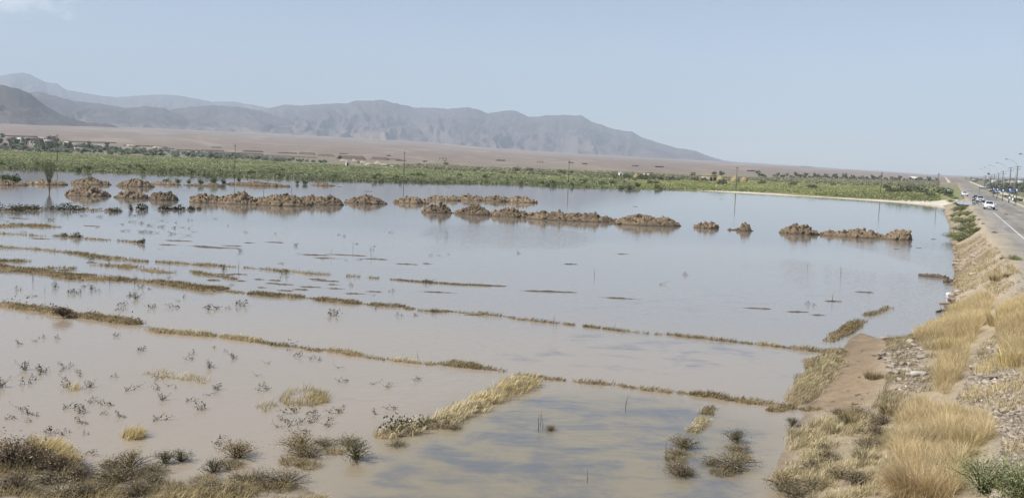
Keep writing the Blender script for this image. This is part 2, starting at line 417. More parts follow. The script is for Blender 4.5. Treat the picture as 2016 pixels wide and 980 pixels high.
def make_ground():
    az_px = np.linspace(-260, 2300, 520)
    az = np.arctan2((az_px - CX) / F, 1.0)                      # 0 = +Y, positive to the right
    rest = np.linspace(az[-1], az[0] + 2 * math.pi, 70)[1:-1]
    A = np.concatenate([az, rest]); nA = len(A)
    R = np.concatenate([[0.0], np.geomspace(3.0, 400, 420), np.geomspace(404, 15500, 210)])
    X = R[:, None] * np.sin(A)[None]; Y = R[:, None] * np.cos(A)[None]
    Zg = ground_z(X, Y)
    d = sdist(SHORE, X, Y); s = road_s(X, Y); r = np.hypot(X, Y)
    C = np.zeros(X.shape + (3,))
    plain_c = np.array([.255, .204, .174]); C[:] = plain_c
    def mixc(mask, col):
        C[:] = C * (1 - mask[..., None]) + np.asarray(col) * mask[..., None]
    n1 = fbm(X / 60, Y / 60, 0, 4, 40); n2 = fbm(X / 9, Y / 9, 0, 4, 44); n3 = fbm(X / 400, Y / 400, 0, 4, 48)
    mixc(sstep(.05, .5, n3) * .5, [.25, .215, .165])
    rr_ = np.log(np.maximum(np.hypot(X, Y), 1)); aa_ = np.arctan2(X, np.maximum(Y, 1e-3))
    wash = fbm(aa_ * 38 + 1.2 * fbm(aa_ * 9, rr_ * 5, 0, 3, 90), rr_ * 3.2, 0, 5, 91, .6)           # washes and stony stripes on the fans
    band = fbm(aa_ * 5, rr_ * 16, 0, 4, 93, .6)
    mixc(sstep(.08, .42, wash) * .55, [.37, .30, .25]); mixc(sstep(.05, .4, -wash) * .5, [.215, .17, .145]); mixc(sstep(.08, .4, band) * .5, [.22, .185, .15]); mixc(sstep(.15, .45, -band) * .4, [.36, .29, .24])
    px, py = X, Y
    U = CX + F * X / np.maximum(Y, 1e-3)
    # farmed strip beyond the flood
    edge = np.interp(U, [-800, 0, 500, 700, 1000, 1500, 1870], [600, 620, 600, 590, 700, 740, 780]) * (1 + .06 * n1)
    green = ((d > 0) & (Y > 120) & (s < -1)) * sstep(edge * 1.05, edge * .93, r)
    mixc(green, [.235, .25, .115])
    mixc(green * sstep(-.1, .5, n1), [.27, .255, .13])
    mixc(green * sstep(.15, .5, n2) * .7, [.13, .16, .06])
    fringe = sstep(edge * 1.0, edge * 1.05, r) * sstep(edge * 1.9, edge * 1.1, r) * (Y > 120) * (s < -1)
    mixc(fringe * .55 * sstep(-.3, .3, n1), [.22, .215, .125])
    # salt-white beach along the right half of the far shore
    beach = (d > -2) * (Y > 110) * sstep(1350, 1420, U + 30 * n1) * (s < -2)
    bw = np.interp(U, [1350, 1450, 1560, 1640, 1850], [4, 16, 6, 3.5, 9.0])
    mixc(beach * sstep(bw * 1.1, bw * .75, d + n2 * 3), [.60, .54, .44])
    # right bank
    bank = (Y < 250) * (d > -1) * (s < 0.5) * (Y > -60) * (np.abs(X - (RK * Y)) < 40)
    bank = bank * np.where(d < np.where(Y > 90, 14, 60), 1, 0) * np.where((Y > 150), sstep(-14, -8, s), 1)
    mixc(bank.astype(float), [.40, .325, .235])
    mixc(bank * sstep(.0, .45, n2), [.33, .275, .20])
    def zone(k, col, soft=.5):
        m = sstep(soft, -soft, sdist(W_[k], X, Y) + .35 * n2) * (Y < 140) * (d > -.6)
        mixc(m, col)
    zone('yel1', [.42, .33, .19]); zone('yel2', [.43, .34, .19]); zone('tall', [.40, .32, .20]); zone('mat', [.34, .28, .19])
    zone('gravel', [.31, .265, .215]); zone('mud', [.275, .205, .135], .7); zone('stones', [.33, .265, .19])
    # near left bank, trampled mud and straw
    nl = (Y < 40) * (d > -1) * (X < 5)
    mixc(nl.astype(float), [.33, .275, .205]); mixc(nl * sstep(-.2, .3, n2), [.25, .215, .15])
    # wet rim at the water's edge
    wet = sstep(.55, .12, d + .12 * n2) * (d > -3) * (Y < 200)
    mixc(wet * .55, [.19, .145, .10])
    # verge and fields right of the road
    rt = (s > 8.5) & (Y > 0)
    mixc((rt & (s < 13)) * .9, [.29, .27, .17]); mixc((rt & (s < 13)) * sstep(0, .4, n2) * .7, [.17, .19, .085])
    mixc((rt & (s > 16.5) & (r < 900)) * .85, [.20, .205, .11]); mixc((rt & (s > 16.5) & (r < 900)) * sstep(0, .4, n1), [.13, .16, .07])
    mixc((rt & (s > 16.5) & (r >= 900) & (r < 4500)) * .75, [.20, .195, .135])
    C *= (1 + .10 * fbm(X / 3.1, Y / 3.1, 0, 3, 60))[..., None] * np.where(r < 300, 1, 1)[..., None]
    mb = MB()
    mb.add(np.stack([X, Y, Zg], -1).reshape(-1, 3), grid_faces(len(R), nA, True)[:, ::-1][:, [1, 0, 3, 2]][:, ::-1], c=C.reshape(-1, 3))
    o = mb.build('ground', M['ground'], smooth=True)
    tag(o, 'flat desert plain rising to stony fans below the mountains', 'ground', kind='structure')
make_ground()

# ------------------------------------------------------------------ flood water
def water_material():
    m, nt, out = new_mat('flood_water')
    b = N(nt, 'ShaderNodeBsdfPrincipled'); b.inputs['IOR'].default_value = 1.333; b.inputs['Roughness'].default_value = .035
    b.inputs['Specular IOR Level'].default_value = .5
    g = N(nt, 'ShaderNodeNewGeometry')
    at = N(nt, 'ShaderNodeAttribute', attribute_name='Col')
    sp = N(nt, 'ShaderNodeSeparateColor'); nt.links.new(at.outputs['Color'], sp.inputs[0])
    # darker patches broken up by noise within the silt colour
    mp = N(nt, 'ShaderNodeMapping'); mp.inputs['Scale'].default_value = (.5, .72, 1); nt.links.new(g.outputs['Position'], mp.inputs[0])
    nz = N(nt, 'ShaderNodeTexNoise'); nz.inputs['Scale'].default_value = 1.0; nz.inputs['Detail'].default_value = 9; nz.inputs['Roughness'].default_value = .64; nz.inputs['Distortion'].default_value = .25
    nt.links.new(mp.outputs[0], nz.inputs['Vector'])
    ad = N(nt, 'ShaderNodeMath', operation='MULTIPLY_ADD'); ad.inputs[1].default_value = .34; ad.inputs[2].default_value = -.02
    nt.links.new(sp.outputs[0], ad.inputs[0])
    a2 = N(nt, 'ShaderNodeMath', operation='ADD'); nt.links.new(nz.outputs['Fac'], a2.inputs[0]); nt.links.new(ad.outputs[0], a2.inputs[1])
    mr = N(nt, 'ShaderNodeMapRange', interpolation_type='SMOOTHSTEP'); mr.inputs[1].default_value = .70; mr.inputs[2].default_value = .98
    nt.links.new(a2.outputs[0], mr.inputs[0])
    silt = N(nt, 'ShaderNodeValToRGB'); el = silt.color_ramp.elements          # darkened far off to strengthen reflections, settled, freshly stirred, olive in the near pool
    el[0].position = 0; el[0].color = (.195, .172, .145, 1); e3 = el.new(.25); e3.color = (.285, .25, .208, 1); el = silt.color_ramp.elements; el[-1].position = 1; el[-1].color = (.265, .222, .142, 1)
    e2 = el.new(.5); e2.color = (.345, .282, .208, 1)
    nt.links.new(sp.outputs[1], silt.inputs[0])
    mx = N(nt, 'ShaderNodeMix', data_type='RGBA'); mx.inputs[7].default_value = (.145, .143, .14, 1)
    nt.links.new(silt.outputs[0], mx.inputs[6]); nt.links.new(mr.outputs[0], mx.inputs[0])
    nt.links.new(mx.outputs[2], b.inputs['Base Color'])
    # faint ripples
    m2 = N(nt, 'ShaderNodeMapping'); m2.inputs['Scale'].default_value = (1.1, 2.6, 1); nt.links.new(g.outputs['Position'], m2.inputs[0])
    r1 = N(nt, 'ShaderNodeTexNoise'); r1.inputs['Scale'].default_value = 1.6; r1.inputs['Detail'].default_value = 3
    nt.links.new(m2.outputs[0], r1.inputs['Vector'])
    bp = N(nt, 'ShaderNodeBump'); bp.inputs['Strength'].default_value = 1.0
    ml = N(nt, 'ShaderNodeMath', operation='MULTIPLY'); nt.links.new(sp.outputs[2], ml.inputs[0]); nt.links.new(r1.outputs['Fac'], ml.inputs[1])
    bp.inputs['Distance'].default_value = .02
    nt.links.new(ml.outputs[0], bp.inputs['Height']); nt.links.new(bp.outputs[0], b.inputs['Normal'])
    nt.links.new(b.outputs[0], out.inputs[0])
    return m

def make_water():
    U = np.linspace(-520, 2060, 330); AZ = (U - CX) / F
    Yd = np.concatenate([[10.0], np.geomspace(11.5, 520, 330)])
    X = Yd[:, None] * AZ[None]; Y = np.repeat(Yd[:, None], len(AZ), 1)
    d = sdist(SHORE, X, Y)
    def wp(px): return P([a for a, b in px], [b for a, b in px])[:, :2]
    pools = [(wp([(610, 1030), (700, 900), (830, 850), (1000, 775), (1180, 770), (1330, 785), (1540, 845), (1500, 1010), (1000, 1060)]), 1.0, 1.2),
             (wp([(880, 735), (1100, 650), (1300, 635), (1560, 690), (1590, 745), (1330, 752), (1150, 735), (1000, 722)]), .72, 2.0),
             (wp([(1000, 600), (1350, 560), (1700, 560), (1640, 650), (1350, 640)]), .62, 4.0),  # dark tone here imitates wind streaks on the surface
             (wp([(0, 445), (600, 440), (1000, 500), (900, 560), (500, 520), (0, 480)]), .2, 6.0),
             (wp([(560, 770), (700, 760), (900, 720), (960, 740), (850, 800), (640, 850)]), .5, 1.2)]
    r = np.zeros_like(X)
    for p, w, soft in pools:
        r = np.maximum(r, w * sstep(soft, -soft, sdist(p, X, Y)))
    stirred = wp([(-700, 575), (300, 600), (700, 625), (1150, 670), (1560, 700), (1600, 800), (1500, 1060), (-700, 1060)])
    olive = .25 * sstep(100, 78, Y + 6 * fbm(X / 22, Y / 22, 0, 3, 33)) + .25 * sstep(9, -5, sdist(stirred, X, Y)) + .5 * sstep(2.5, -2.0, sdist(pools[0][0], X, Y))  # silt colour kept darker in the distance so mirrored mounds show more strongly
    rip = .35 + .65 * sstep(.0, .4, fbm(X / 14, Y / 30, 0, 3, 5)) ; rip = rip * sstep(150, 40, Y) + .12
    mb = MB()
    mb.add(np.stack([X, Y, np.zeros_like(X)], -1).reshape(-1, 3), grid_faces(len(Yd), len(AZ)), c=np.stack([r, olive, rip], -1).reshape(-1, 3))
    o = mb.build('water', water_material(), smooth=True)
    tag(o, 'shallow muddy flood water lying over the fields', 'water', kind='structure')
make_water()

# ------------------------------------------------------------------ mountains
def mountain(name, sky, D, foot, seed, col, label, gul=.30, u_step=3.0, dep=.0):
    """a range with its crest along the photo's skyline at distance D, spurs and gullies running down to a foot at foot*D"""
    us = np.array([a for a, b in sky], float); vs = np.array([b for a, b in sky], float)
    U = np.arange(us[0], us[-1] + .1, u_step); V = np.interp(U, us, vs)
    V = V + 1.5 * fbm(U / 11., U * 0, seed, 4, seed, .6)
    d = ray(U, V); hx = np.hypot(d[:, 0], d[:, 1]); sx, sy = d[:, 0] / hx, d[:, 1] / hx; el = d[:, 2] / hx
    Rc = D * (1 + dep * np.linspace(0, 1, len(U)) + .03 * fbm(U / 90., U * 0, 3, 3, seed + 5))
    zc = CAMZ + Rc * el
    tf = np.concatenate([np.linspace(0, 1, 70), 1 + np.linspace(.06, 1, 8)])
    Rf = Rc * foot
    T = tf[:, None]
    Rr = np.where(T <= 1, Rf + (Rc - Rf) * T, Rc + (Rc - Rf) * (T - 1) * .5)
    X = Rr * sx; Y = Rr * sy
    gz = ground_z(Rf * sx, Rf * sy)
    zf = gz - 25
    t1 = np.clip(T, 0, 1)
    rise = np.maximum(zc - zf, 4)
    prof = np.where(T <= 1, .25 * t1 + .75 * t1 ** 2.1, np.maximum(1 - (T - 1), 0) ** 1.2)
    lat = U[None] / F * D
    wx = lat + 420 * fbm(lat / 1100., T * 1.6, 0, 3, seed + 9) + 150 * fbm(lat / 260., T * 4.5, 0, 3, seed + 19)
    ridged = 1 - np.abs(fbm(wx / 430., T * 1.2, 0, 4, seed + 2)) * 2.4
    fine = 1 - np.abs(fbm(wx / 130., T * 2.4, 0, 4, seed + 3)) * 2.2
    amp = np.sin(np.clip(T, 0, 1) * math.pi) ** .8 * (T <= 1)
    Z = zf + rise * prof + rise * amp * (.62 * gul * (ridged - .45) + gul * .34 * (fine - .5) + .30 * gul * fbm(lat / 240., T * 5.5, 0, 4, seed + 29, .6))
    Z = np.minimum(Z, np.where(T <= 1, zf + rise * (.02 + .985 * T ** .8), 1e9))
    k = sstep(.05, .7, T + .25 * fbm(lat / 500., T * 3, 0, 3, seed + 14))[..., None]
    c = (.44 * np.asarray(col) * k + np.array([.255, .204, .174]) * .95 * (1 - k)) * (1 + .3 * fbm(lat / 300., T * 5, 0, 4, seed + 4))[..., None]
    mb = MB(); mb.add(np.stack([X, Y, Z], -1).reshape(-1, 3), grid_faces(len(tf), len(U)), c=c.reshape(-1, 3))
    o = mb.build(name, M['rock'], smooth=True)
    return tag(o, label, 'mountain', kind='structure')

SKY_FAR = [(-260, 190), (-120, 165), (0, 150), (20, 146), (45, 143), (62, 147), (78, 157), (95, 163), (112, 165), (130, 177), (150, 181), (180, 186), (230, 192), (270, 189), (310, 186), (335, 187), (360, 190), (420, 201), (460, 200), (500, 207), (530, 213), (580, 222), (660, 240), (720, 262)]
SKY_MAIN = [(400, 262), (450, 240), (490, 222), (540, 211), (560, 206), (600, 208), (640, 205), (685, 203), (700, 199), (728, 199), (750, 196), (775, 203), (800, 208), (822, 213), (845, 212), (880, 214), (920, 212), (945, 216), (960, 223), (985, 219), (1005, 218), (1018, 219), (1040, 230), (1055, 231), (1072, 228), (1110, 227), (1145, 228), (1165, 240), (1185, 246), (1205, 254), (1245, 260), (1262, 270), (1290, 279), (1330, 291), (1370, 297), (1400, 309), (1425, 316), (1500, 325.5), (1560, 331), (1640, 336), (1760, 342)]
SKY_NEAR = [(-260, 130), (-120, 150), (-40, 158), (0, 167), (18, 171), (40, 176), (58, 184), (72, 195), (92, 210), (118, 224), (150, 236), (175, 243), (205, 243), (228, 248), (246, 255), (270, 268)]
SKY_M1 = [(-60, 215), (20, 205), (45, 188), (62, 181), (82, 181), (110, 190), (150, 200), (205, 205), (250, 213), (290, 209), (322, 213), (352, 226), (400, 246), (440, 262), (470, 272)]
SKY_M2 = [(250, 250), (300, 226), (350, 213), (420, 207), (470, 210), (515, 219), (545, 229), (580, 240), (620, 254), (660, 268), (700, 276)]
SKY_HILL = [(1530, 334), (1550, 329.5), (1565, 327.5), (1582, 326.5), (1598, 329), (1615, 332.5), (1650, 337)]
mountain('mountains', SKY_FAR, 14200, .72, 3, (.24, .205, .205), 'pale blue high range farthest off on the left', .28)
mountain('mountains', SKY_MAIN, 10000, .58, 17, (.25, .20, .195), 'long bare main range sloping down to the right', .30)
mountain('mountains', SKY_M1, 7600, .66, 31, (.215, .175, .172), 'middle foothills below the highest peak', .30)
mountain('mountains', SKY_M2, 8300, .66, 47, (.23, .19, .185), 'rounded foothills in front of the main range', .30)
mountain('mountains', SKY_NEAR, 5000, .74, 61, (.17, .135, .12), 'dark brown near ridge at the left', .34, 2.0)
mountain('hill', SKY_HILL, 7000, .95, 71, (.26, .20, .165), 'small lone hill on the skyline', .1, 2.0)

# ------------------------------------------------------------------ road, line, kerb, track
def strip(name, D, s0, s1, mat, lift, nx=4, far=None):
    D = np.asarray(D, float); ss = np.linspace(0, 1, nx)
    s0 = np.broadcast_to(s0, D.shape); s1 = np.broadcast_to(s1, D.shape)
    S = s0[:, None] + (s1 - s0)[:, None] * ss[None]
    X = RK * D[:, None] + RX0 + S / RC; Y = np.repeat(D[:, None], nx, 1)
    Z = ground_z(X, Y) + lift * (1 + np.maximum(0, Y - 350) / 120.0)
    C = np.ones(X.shape + (3,))
    if name == 'road':          # polished wheel tracks, dusty edges, patched and stained places
        tr = sum(np.exp(-((S - q) / .45) ** 2) for q in (3.5, 5.2, 6.9, 8.5))
        st = fbm(S / .8, Y / 9., 0, 4, 140, .6); pt = sstep(.22, .26, fbm(S / 3., Y / 14., 0, 1, 150))
        k_ = (1 - .16 * tr + .22 * st) * (1 - .22 * pt)
        du = np.clip(sstep(1.6, -.3, S + 1.2 * fbm(S / 2, Y / 5., 0, 3, 141)) + sstep(8.6, 9.6, S), 0, 1)[..., None]
        C = k_[..., None] * (1 - du) + du * np.array([1.35, 1.22, 1.02])
    mb = MB(); mb.add(np.stack([X, Y, Z], -1).reshape(-1, 3), grid_faces(len(D), nx), c=C.reshape(-1, 3))
    return mb, mb.build(name, mat, smooth=True)
DR = np.concatenate([np.linspace(-60, 30, 20), np.linspace(31, 300, 420), np.geomspace(303, 900, 70)])
mb, o = strip('road', DR, -.35 + .3 * fbm(DR / 4, DR * 0, 0, 3, 80), 9.6, M['asphalt'], .035, 34); tag(o, 'dusty grey asphalt road running straight to the horizon', 'road', kind='structure')
D2 = np.linspace(-60, 150, 120)
mb, o = strip('road_marking', D2, 2.58, 2.74, M['paint'], .040, 2); tag(o, 'worn white edge line on the road', 'road marking', kind='structure')
DT = np.concatenate([np.linspace(60, 400, 90), np.geomspace(405, 1250, 70)])
w = .5 * fbm(DT / 25, DT * 0, 0, 3, 81)
mb, o = strip('track', DT, 13.0 + w, 16.4 + w, M['track'], .03, 5); tag(o, 'pale gravel track beside the road', 'track', kind='structure')
# far end: a pale track climbing the slope where the road ends
farp = [(1869, 361.3), (1867, 357), (1863.5, 352.5), (1860.5, 348.6)]
fp = ground_hit([a for a, b in farp], [b for a, b in farp])
k = np.linspace(0, 3, 60)
cx = np.interp(k, range(4), fp[:, 0]); cy = np.interp(k, range(4), fp[:, 1])
tx, ty = np.gradient(cx), np.gradient(cy); tl = np.hypot(tx, ty); nx_, ny_ = ty / tl, -tx / tl
hw = 1.5
XX = np.stack([cx - nx_ * hw, cx, cx + nx_ * hw], 1); YY = np.stack([cy - ny_ * hw, cy, cy + ny_ * hw], 1)
mb = MB(); mb.add(np.stack([XX, YY, ground_z(XX, YY) + .5], -1).reshape(-1, 3), grid_faces(60, 3)); tag(mb.build('path', M['track']), 'pale track climbing the slope beyond the end of the road', 'path', kind='structure')
# kerb on the far side of the carriageway
mbk = MB()
Dk = np.linspace(185, 330, 60)
for s0, s1, z0, z1 in ((9.75, 10.0, -.1, .14),):
    xs = [RK * Dk + RX0 + s / RC for s in (s0, s0, s1, s1)]
    gz = ground_z(xs[1], Dk)
    V = np.stack([np.stack([xs[0], Dk, gz + z0], -1), np.stack([xs[1], Dk, gz + z1], -1), np.stack([xs[2], Dk, gz + z1], -1), np.stack([xs[3], Dk, gz + z0], -1)], 1)
    mbk.add(V.reshape(-1, 3), grid_faces(60, 4))
tag(mbk.build('kerb', M['kerb']), 'pale concrete kerb along the far side of the road', 'kerb', kind='structure')

def puddle(px, z, mat, label, name='water'):
    w = P([a for a, b in px], [b for a, b in px], z)
    c = w.mean(0); n = len(w)
    th = np.linspace(0, 1, 60, endpoint=False) * n
    i = np.floor(th).astype(int); f = (th - i)[:, None]; f = f * f * (3 - 2 * f)
    ring = w[i % n] * (1 - f) + w[(i + 1) % n] * f
    ring += (ring - c) * (.08 * rng.normal(size=(60, 1)))
    mb = MB(); mb.add(np.concatenate([ring, c[None]]), None, [(j, (j + 1) % 60, 60) for j in range(60)])
    return tag(mb.build(name, mat), label, 'puddle', kind='structure')
pw, nt_, out_ = new_mat('puddle_water'); b_ = N(nt_, 'ShaderNodeBsdfPrincipled'); b_.inputs['Base Color'].default_value = (.17, .16, .15, 1); b_.inputs['Roughness'].default_value = .06; b_.inputs['IOR'].default_value = 1.333
nt_.links.new(b_.outputs[0], out_.inputs[0])
puddle([(1878, 395), (1900, 397), (1925, 399), (1936, 402), (1915, 404), (1898, 403), (1886, 401)], 2.045, pw, 'shallow flood water spilling across the road')
pm = plain('wet_silt', (.20, .155, .105), .35, .4, vary=.2, scale=.5)
puddle([(1958, 401), (1972, 401.5), (1981, 404), (1976, 407), (1962, 407.5), (1955, 404)], 2.045, pm, 'brown wet silt patch on the road beside the kerb', 'mud')

# ================================================================== EARTH MOUNDS
def stone_mesh(seed, flat=.55):
    # icosphere by hand: subdivided octahedron
    V = [np.array(v, float) for v in [(1, 0, 0), (-1, 0, 0), (0, 1, 0), (0, -1, 0), (0, 0, 1), (0, 0, -1)]]
    T = [(0, 2, 4), (2, 1, 4), (1, 3, 4), (3, 0, 4), (2, 0, 5), (1, 2, 5), (3, 1, 5), (0, 3, 5)]
    for _ in range(2):
        cache = {}; T2 = []
        def mid(a, b):
            k = (min(a, b), max(a, b))
            if k not in cache: m = V[a] + V[b]; V.append(m / np.linalg.norm(m)); cache[k] = len(V) - 1
            return cache[k]
        for a, b, c in T:
            ab, bc, ca = mid(a, b), mid(b, c), mid(c, a); T2 += [(a, ab, ca), (ab, b, bc), (ca, bc, c), (ab, bc, ca)]
        T = T2
    A = np.array(V); r = np.random.default_rng(seed)
    for k in range(9):                                # chop flat facets
        n = r.normal(size=3); n /= np.linalg.norm(n); d = .55 + .3 * r.random()
        ex = np.maximum(A @ n - d, 0); A = A - ex[:, None] * n
    A *= 1 + .08 * fbm(A[:, 0] * 2, A[:, 1] * 2, A[:, 2] * 2 + seed, 3, seed)[:, None]
    return A * np.array([1, .75, flat]), np.array(T)
CLOD = stone_mesh(77, .8)
def mound(x0, x1, vb, vt, label, seed, shape='dome', group='earth mounds dumped in the flooded field', depth=None, name='earth_mound', cat='earth mound'):
    """heap of tipped clods; x0..x1, base and top rows as in the photo fix its width and height at its own distance"""
    u = (x0 + x1) / 2
    pf = P(u, vb)
    L = np.linalg.norm(P(x1, vb)[:2] - P(x0, vb)[:2])
    a = L / 2
    b = depth or float(np.clip(a * .75, .6, 2.6))
    ctr = pf[:2] * (1 + b / np.hypot(*pf[:2]))
    Dc = ctr[1]
    h = CAMZ + Dc * (ray(u, vt)[2] / ray(u, vt)[1]); h = max(h, .2) * .80
    r = np.random.default_rng(seed)
    nr, nc = (44, 120) if x1 - x0 > 60 else (34, 84)
    if x1 - x0 > 130: nc = 190
    rho = np.linspace(0, 1.0, nr) ** .8; th = np.arange(nc) / nc * 2 * math.pi
    rim = 1 + .07 * fbm(np.cos(th) * 2, np.sin(th) * 2, seed, 3, seed)
    px_ = rho[:, None] * np.cos(th)[None]; py_ = rho[:, None] * np.sin(th)[None]
    lx = px_ * a * rim; ly = py_ * b * rim
    q = np.clip(1 - rho, 0, 1)[:, None] * np.ones((1, nc))
    prof = 1 - (1 - q) ** 1.35                                  # steep eroded edge, round top
    hx = np.ones_like(lx); t = px_
    if shape == 'long': prof = 1 - (1 - q) ** 2.6; hx = .80 + .2 * np.cos(3.1 * t + seed) * np.cos(1.7 * t)
    if shape == 'tailleft': hx = .25 + .75 * sstep(-.95, -.1, t) ; hx *= 1 - .25 * sstep(.4, 1, t)
    if shape == 'blockright': hx = np.where(t > .30, 1.02 * (.55 + .5 * sstep(.32, .48, t)), .96 * sstep(-1.05, -.35, t) * (1 - .45 * sstep(0, .32, t))); prof = 1 - (1 - q) ** 3.6
    if shape == 'steepright': hx = .45 + .65 * sstep(-.9, .55, t); prof = np.where(t > .2, 1 - (1 - q) ** 3.4, prof)
    if shape == 'twin': hx = .42 + .58 * np.exp(-((t - .25) / .38) ** 2); prof = 1 - (1 - q) ** 2.2
    if shape == 'jag': hx = .25 + .85 * np.exp(-((t - .3) / .33) ** 2); prof = 1 - (1 - q) ** 2.6
    if shape == 'low': prof = 1 - (1 - q) ** 2.4; hx = .6 + .4 * fbm(t * 2.2, t * 0, seed, 2, seed)
    hx = hx * (1 + r.uniform(-.38, .38) * t + .22 * fbm(t * 1.6, py_ * 1.6, seed, 2, seed + 40))
    X = lx + ctr[0]; Y = ly + ctr[1]
    cl = 1 - worley(lx / .62 + seed, ly / .62, seed); cl2 = 1 - worley(lx / .27, ly / .27 + seed, seed + 3)
    rough = fbm(lx / .9, ly / .9, seed, 4, seed + 1)
    cs = min(1.0, h / 1.0)
    edge = sstep(0, .16, q)
    cl = sstep(.25, .8, cl); cl2 = sstep(.3, .85, cl2)            # separate lumps with clefts between them
    Z = h * .86 * prof * hx * (1 + .16 * fbm(lx / 1.5, ly / 1.5, seed, 2, seed + 20)) + edge * cs * (.30 * (cl - .55) + .24 * (cl2 - .55) + .32 * rough)
    if shape == 'jag': Z += edge * .35 * np.maximum(0, fbm(lx / .4, ly / .4, seed, 2, seed + 8)) * (hx > .5)
    Z = Z - .20 * (1 - sstep(0, .10, q)) - .02
    # horizontal raggedness so clods overhang a little
    X = X + edge * .10 * vnoise(lx / .4, ly / .4, Z / .3, seed + 6); Y = Y + edge * .10 * vnoise(lx / .4, ly / .4, Z / .3, seed + 7)
    o0 = np.array([ctr[0], ctr[1], 0])
    mb = MB(); mb.add(np.stack([X, Y, Z], -1).reshape(-1, 3) - o0, grid_faces(nr, nc, True))
    tone = np.array([1, .98, .95]) * (.78 + .42 * r.random())
    # tipped clods lying all over the heap
    kq = int(min(150, 14 + 9 * a * b * 2.2)) if shape != 'low' else 16
    A, T = CLOD
    for _ in range(kq):
        i = r.integers(2, nr - 4); j = r.integers(0, nc)
        if Z[i, j] < .12: continue
        sz = (.10 + .24 * r.random() ** 2) * min(1, .5 + .5 * h); ro = r.normal(size=(3, 3)); ro, _q = np.linalg.qr(ro)
        mb.add((A @ ro) * sz * (.7 + .6 * r.random(3)) + np.array([X[i, j], Y[i, j], Z[i, j] + sz * .02]) - o0, None, T)
    mb.C = [c_ * tone * (1 if q_ == 0 else .75 + .5 * r.random()) for q_, c_ in enumerate(mb.C)]
    o = mb.build(name, M['mound'], loc=tuple(o0))
    return tag(o, label, cat, group), o0, h

MOUNDS = [
 (1730, 1786, 472, 450, 'rightmost brown earth mound, with a steep dark end facing the road', 'steepright'),
 (1626, 1730, 468, 446, 'long low earth mound with one hump, second from the road', 'twin'),
 (1541, 1606, 462, 439, 'smooth rounded dome of earth standing alone in open water', 'dome'),
 (1437, 1478, 455, 436, 'small jagged earth mound with spiky clods on top', 'jag'),
 (1369, 1410, 450, 431, 'small blunt earth mound left of the jagged one', 'dome'),
 (1213, 1328, 445, 420, 'earth mound ending in a dark square block on its right', 'blockright'),
 (1046, 1212, 436, 411, 'longest front-row earth mound, crested with rough clods', 'long'),
 (968, 1043, 428, 405, 'steep cloddy front mound touching the left end of the longest one', 'dome'),
 (898, 973, 424, 401, 'front mound in the middle, pale on top, dark clods at its foot', 'dome'),
 (831, 891, 420, 398, 'leftmost mound of the front row, pointed, standing apart', 'dome'),
 (1000, 1051, 399, 384, 'far right end mound of the back row of four', 'dome'),
 (950, 1006, 397, 382, 'third mound of the back row of four', 'dome'),
 (901, 956, 395, 381, 'second mound of the back row of four', 'dome'),
 (845, 902, 395, 380, 'first, darkest mound of the back row of four', 'long'),
 (776, 843, 401, 382, 'low round mound just below the power pole in midfield', 'dome'),
 (680, 759, 402, 379, 'broad mound with a dry weed on top, right of the long dark row', 'dome'),
 (578, 676, 404, 378, 'right end of the long touching mounds, tapering to a low point', 'long'),
 (486, 614, 406, 376, 'tall middle of the long touching mounds, undercut at the front', 'long'),
 (420, 520, 403, 378, 'dark cloddy mound joining the long touching row', 'long'),
 (372, 443, 400, 373, 'left end of the long touching mounds', 'dome'),
 (291, 356, 395, 373, 'right one of three separate mounds beside the young tree', 'dome'),
 (221, 293, 391, 369, 'middle one of three separate mounds beside the young tree', 'dome'),
 (125, 219, 387, 362, 'largest mound beside the young tree, with a pale left toe', 'dome'),
 (140, 217, 364, 347, 'dark mound behind the largest mound near the young tree', 'dome'),
 (232, 301, 368, 349, 'smooth tan mound behind the middle of the three mounds', 'dome'),
 (299, 352, 364, 353, 'low tan mound in the strip of shrubs behind the mounds', 'low'),
 (365, 440, 367, 356, 'low earth ridge grown with green shrubs', 'low'),
 (455, 560, 366, 354, 'low bare earth ridge behind the long touching mounds', 'low'),
 (618, 656, 366, 358, 'small flat islet of dark clods alone behind the long row', 'low'),
 (-40, 58, 365, 347, 'weedy brown earth ridge at the left edge', 'low'),
 (50, 132, 364, 349, 'low broken earth bank behind the young tree', 'low'),
]
mound_pos = []
for i, (x0, x1, vb, vt, lb, sh) in enumerate(MOUNDS):
    o, c0, h = mound(x0, x1, vb, vt, lb, 100 + i * 7, sh); mound_pos.append((c0, h))

# ================================================================== PLANTS (prototypes)
DG = np.array([(.075, .082, .048), (.10, .105, .062), (.06, .062, .045), (.13, .125, .08), (.05, .048, .036)]) * np.array([1.32, 1.2, 1.05])
def pick(pal, n, r=rng): return np.asarray(pal)[r.integers(0, len(pal), n)] * (1 + .25 * r.normal(size=(n, 1))).clip(.5, 1.6)

def weed_mesh(name, stems, hgt, spread, pal=DG, leaf=.06, nleaf=17, trunk=.008):
    mb = MB()
    for k in range(stems):
        az = rng.random() * 6.28; ln = rng.random() * spread; h = hgt * (.5 + .6 * rng.random())
        b = np.array([.06 * rng.normal(), .06 * rng.normal(), -.05])
        t = np.linspace(0, 1, 5)[:, None]
        dirv = np.array([math.cos(az), math.sin(az), 0])
        pts = b + dirv * (h * ln * t ** 1.5) + np.array([0, 0, 1.]) * (h * t) + .03 * rng.normal(size=(5, 3)) * t
        mb.tube(pts, np.linspace(trunk, trunk * .4, 5), 4, c=np.array([.075, .065, .045]), cap=False)
        n = nleaf; tt = .25 + .75 * rng.random(n)
        cen = np.stack([np.interp(tt, t[:, 0], pts[:, j]) for j in range(3)], -1) + .045 * rng.normal(size=(n, 3))
        mb.leaves(cen, leaf * (.6 + .8 * rng.random(n)), pick(pal, n))
    o = mb.build(name, M['leaf'])
    return o

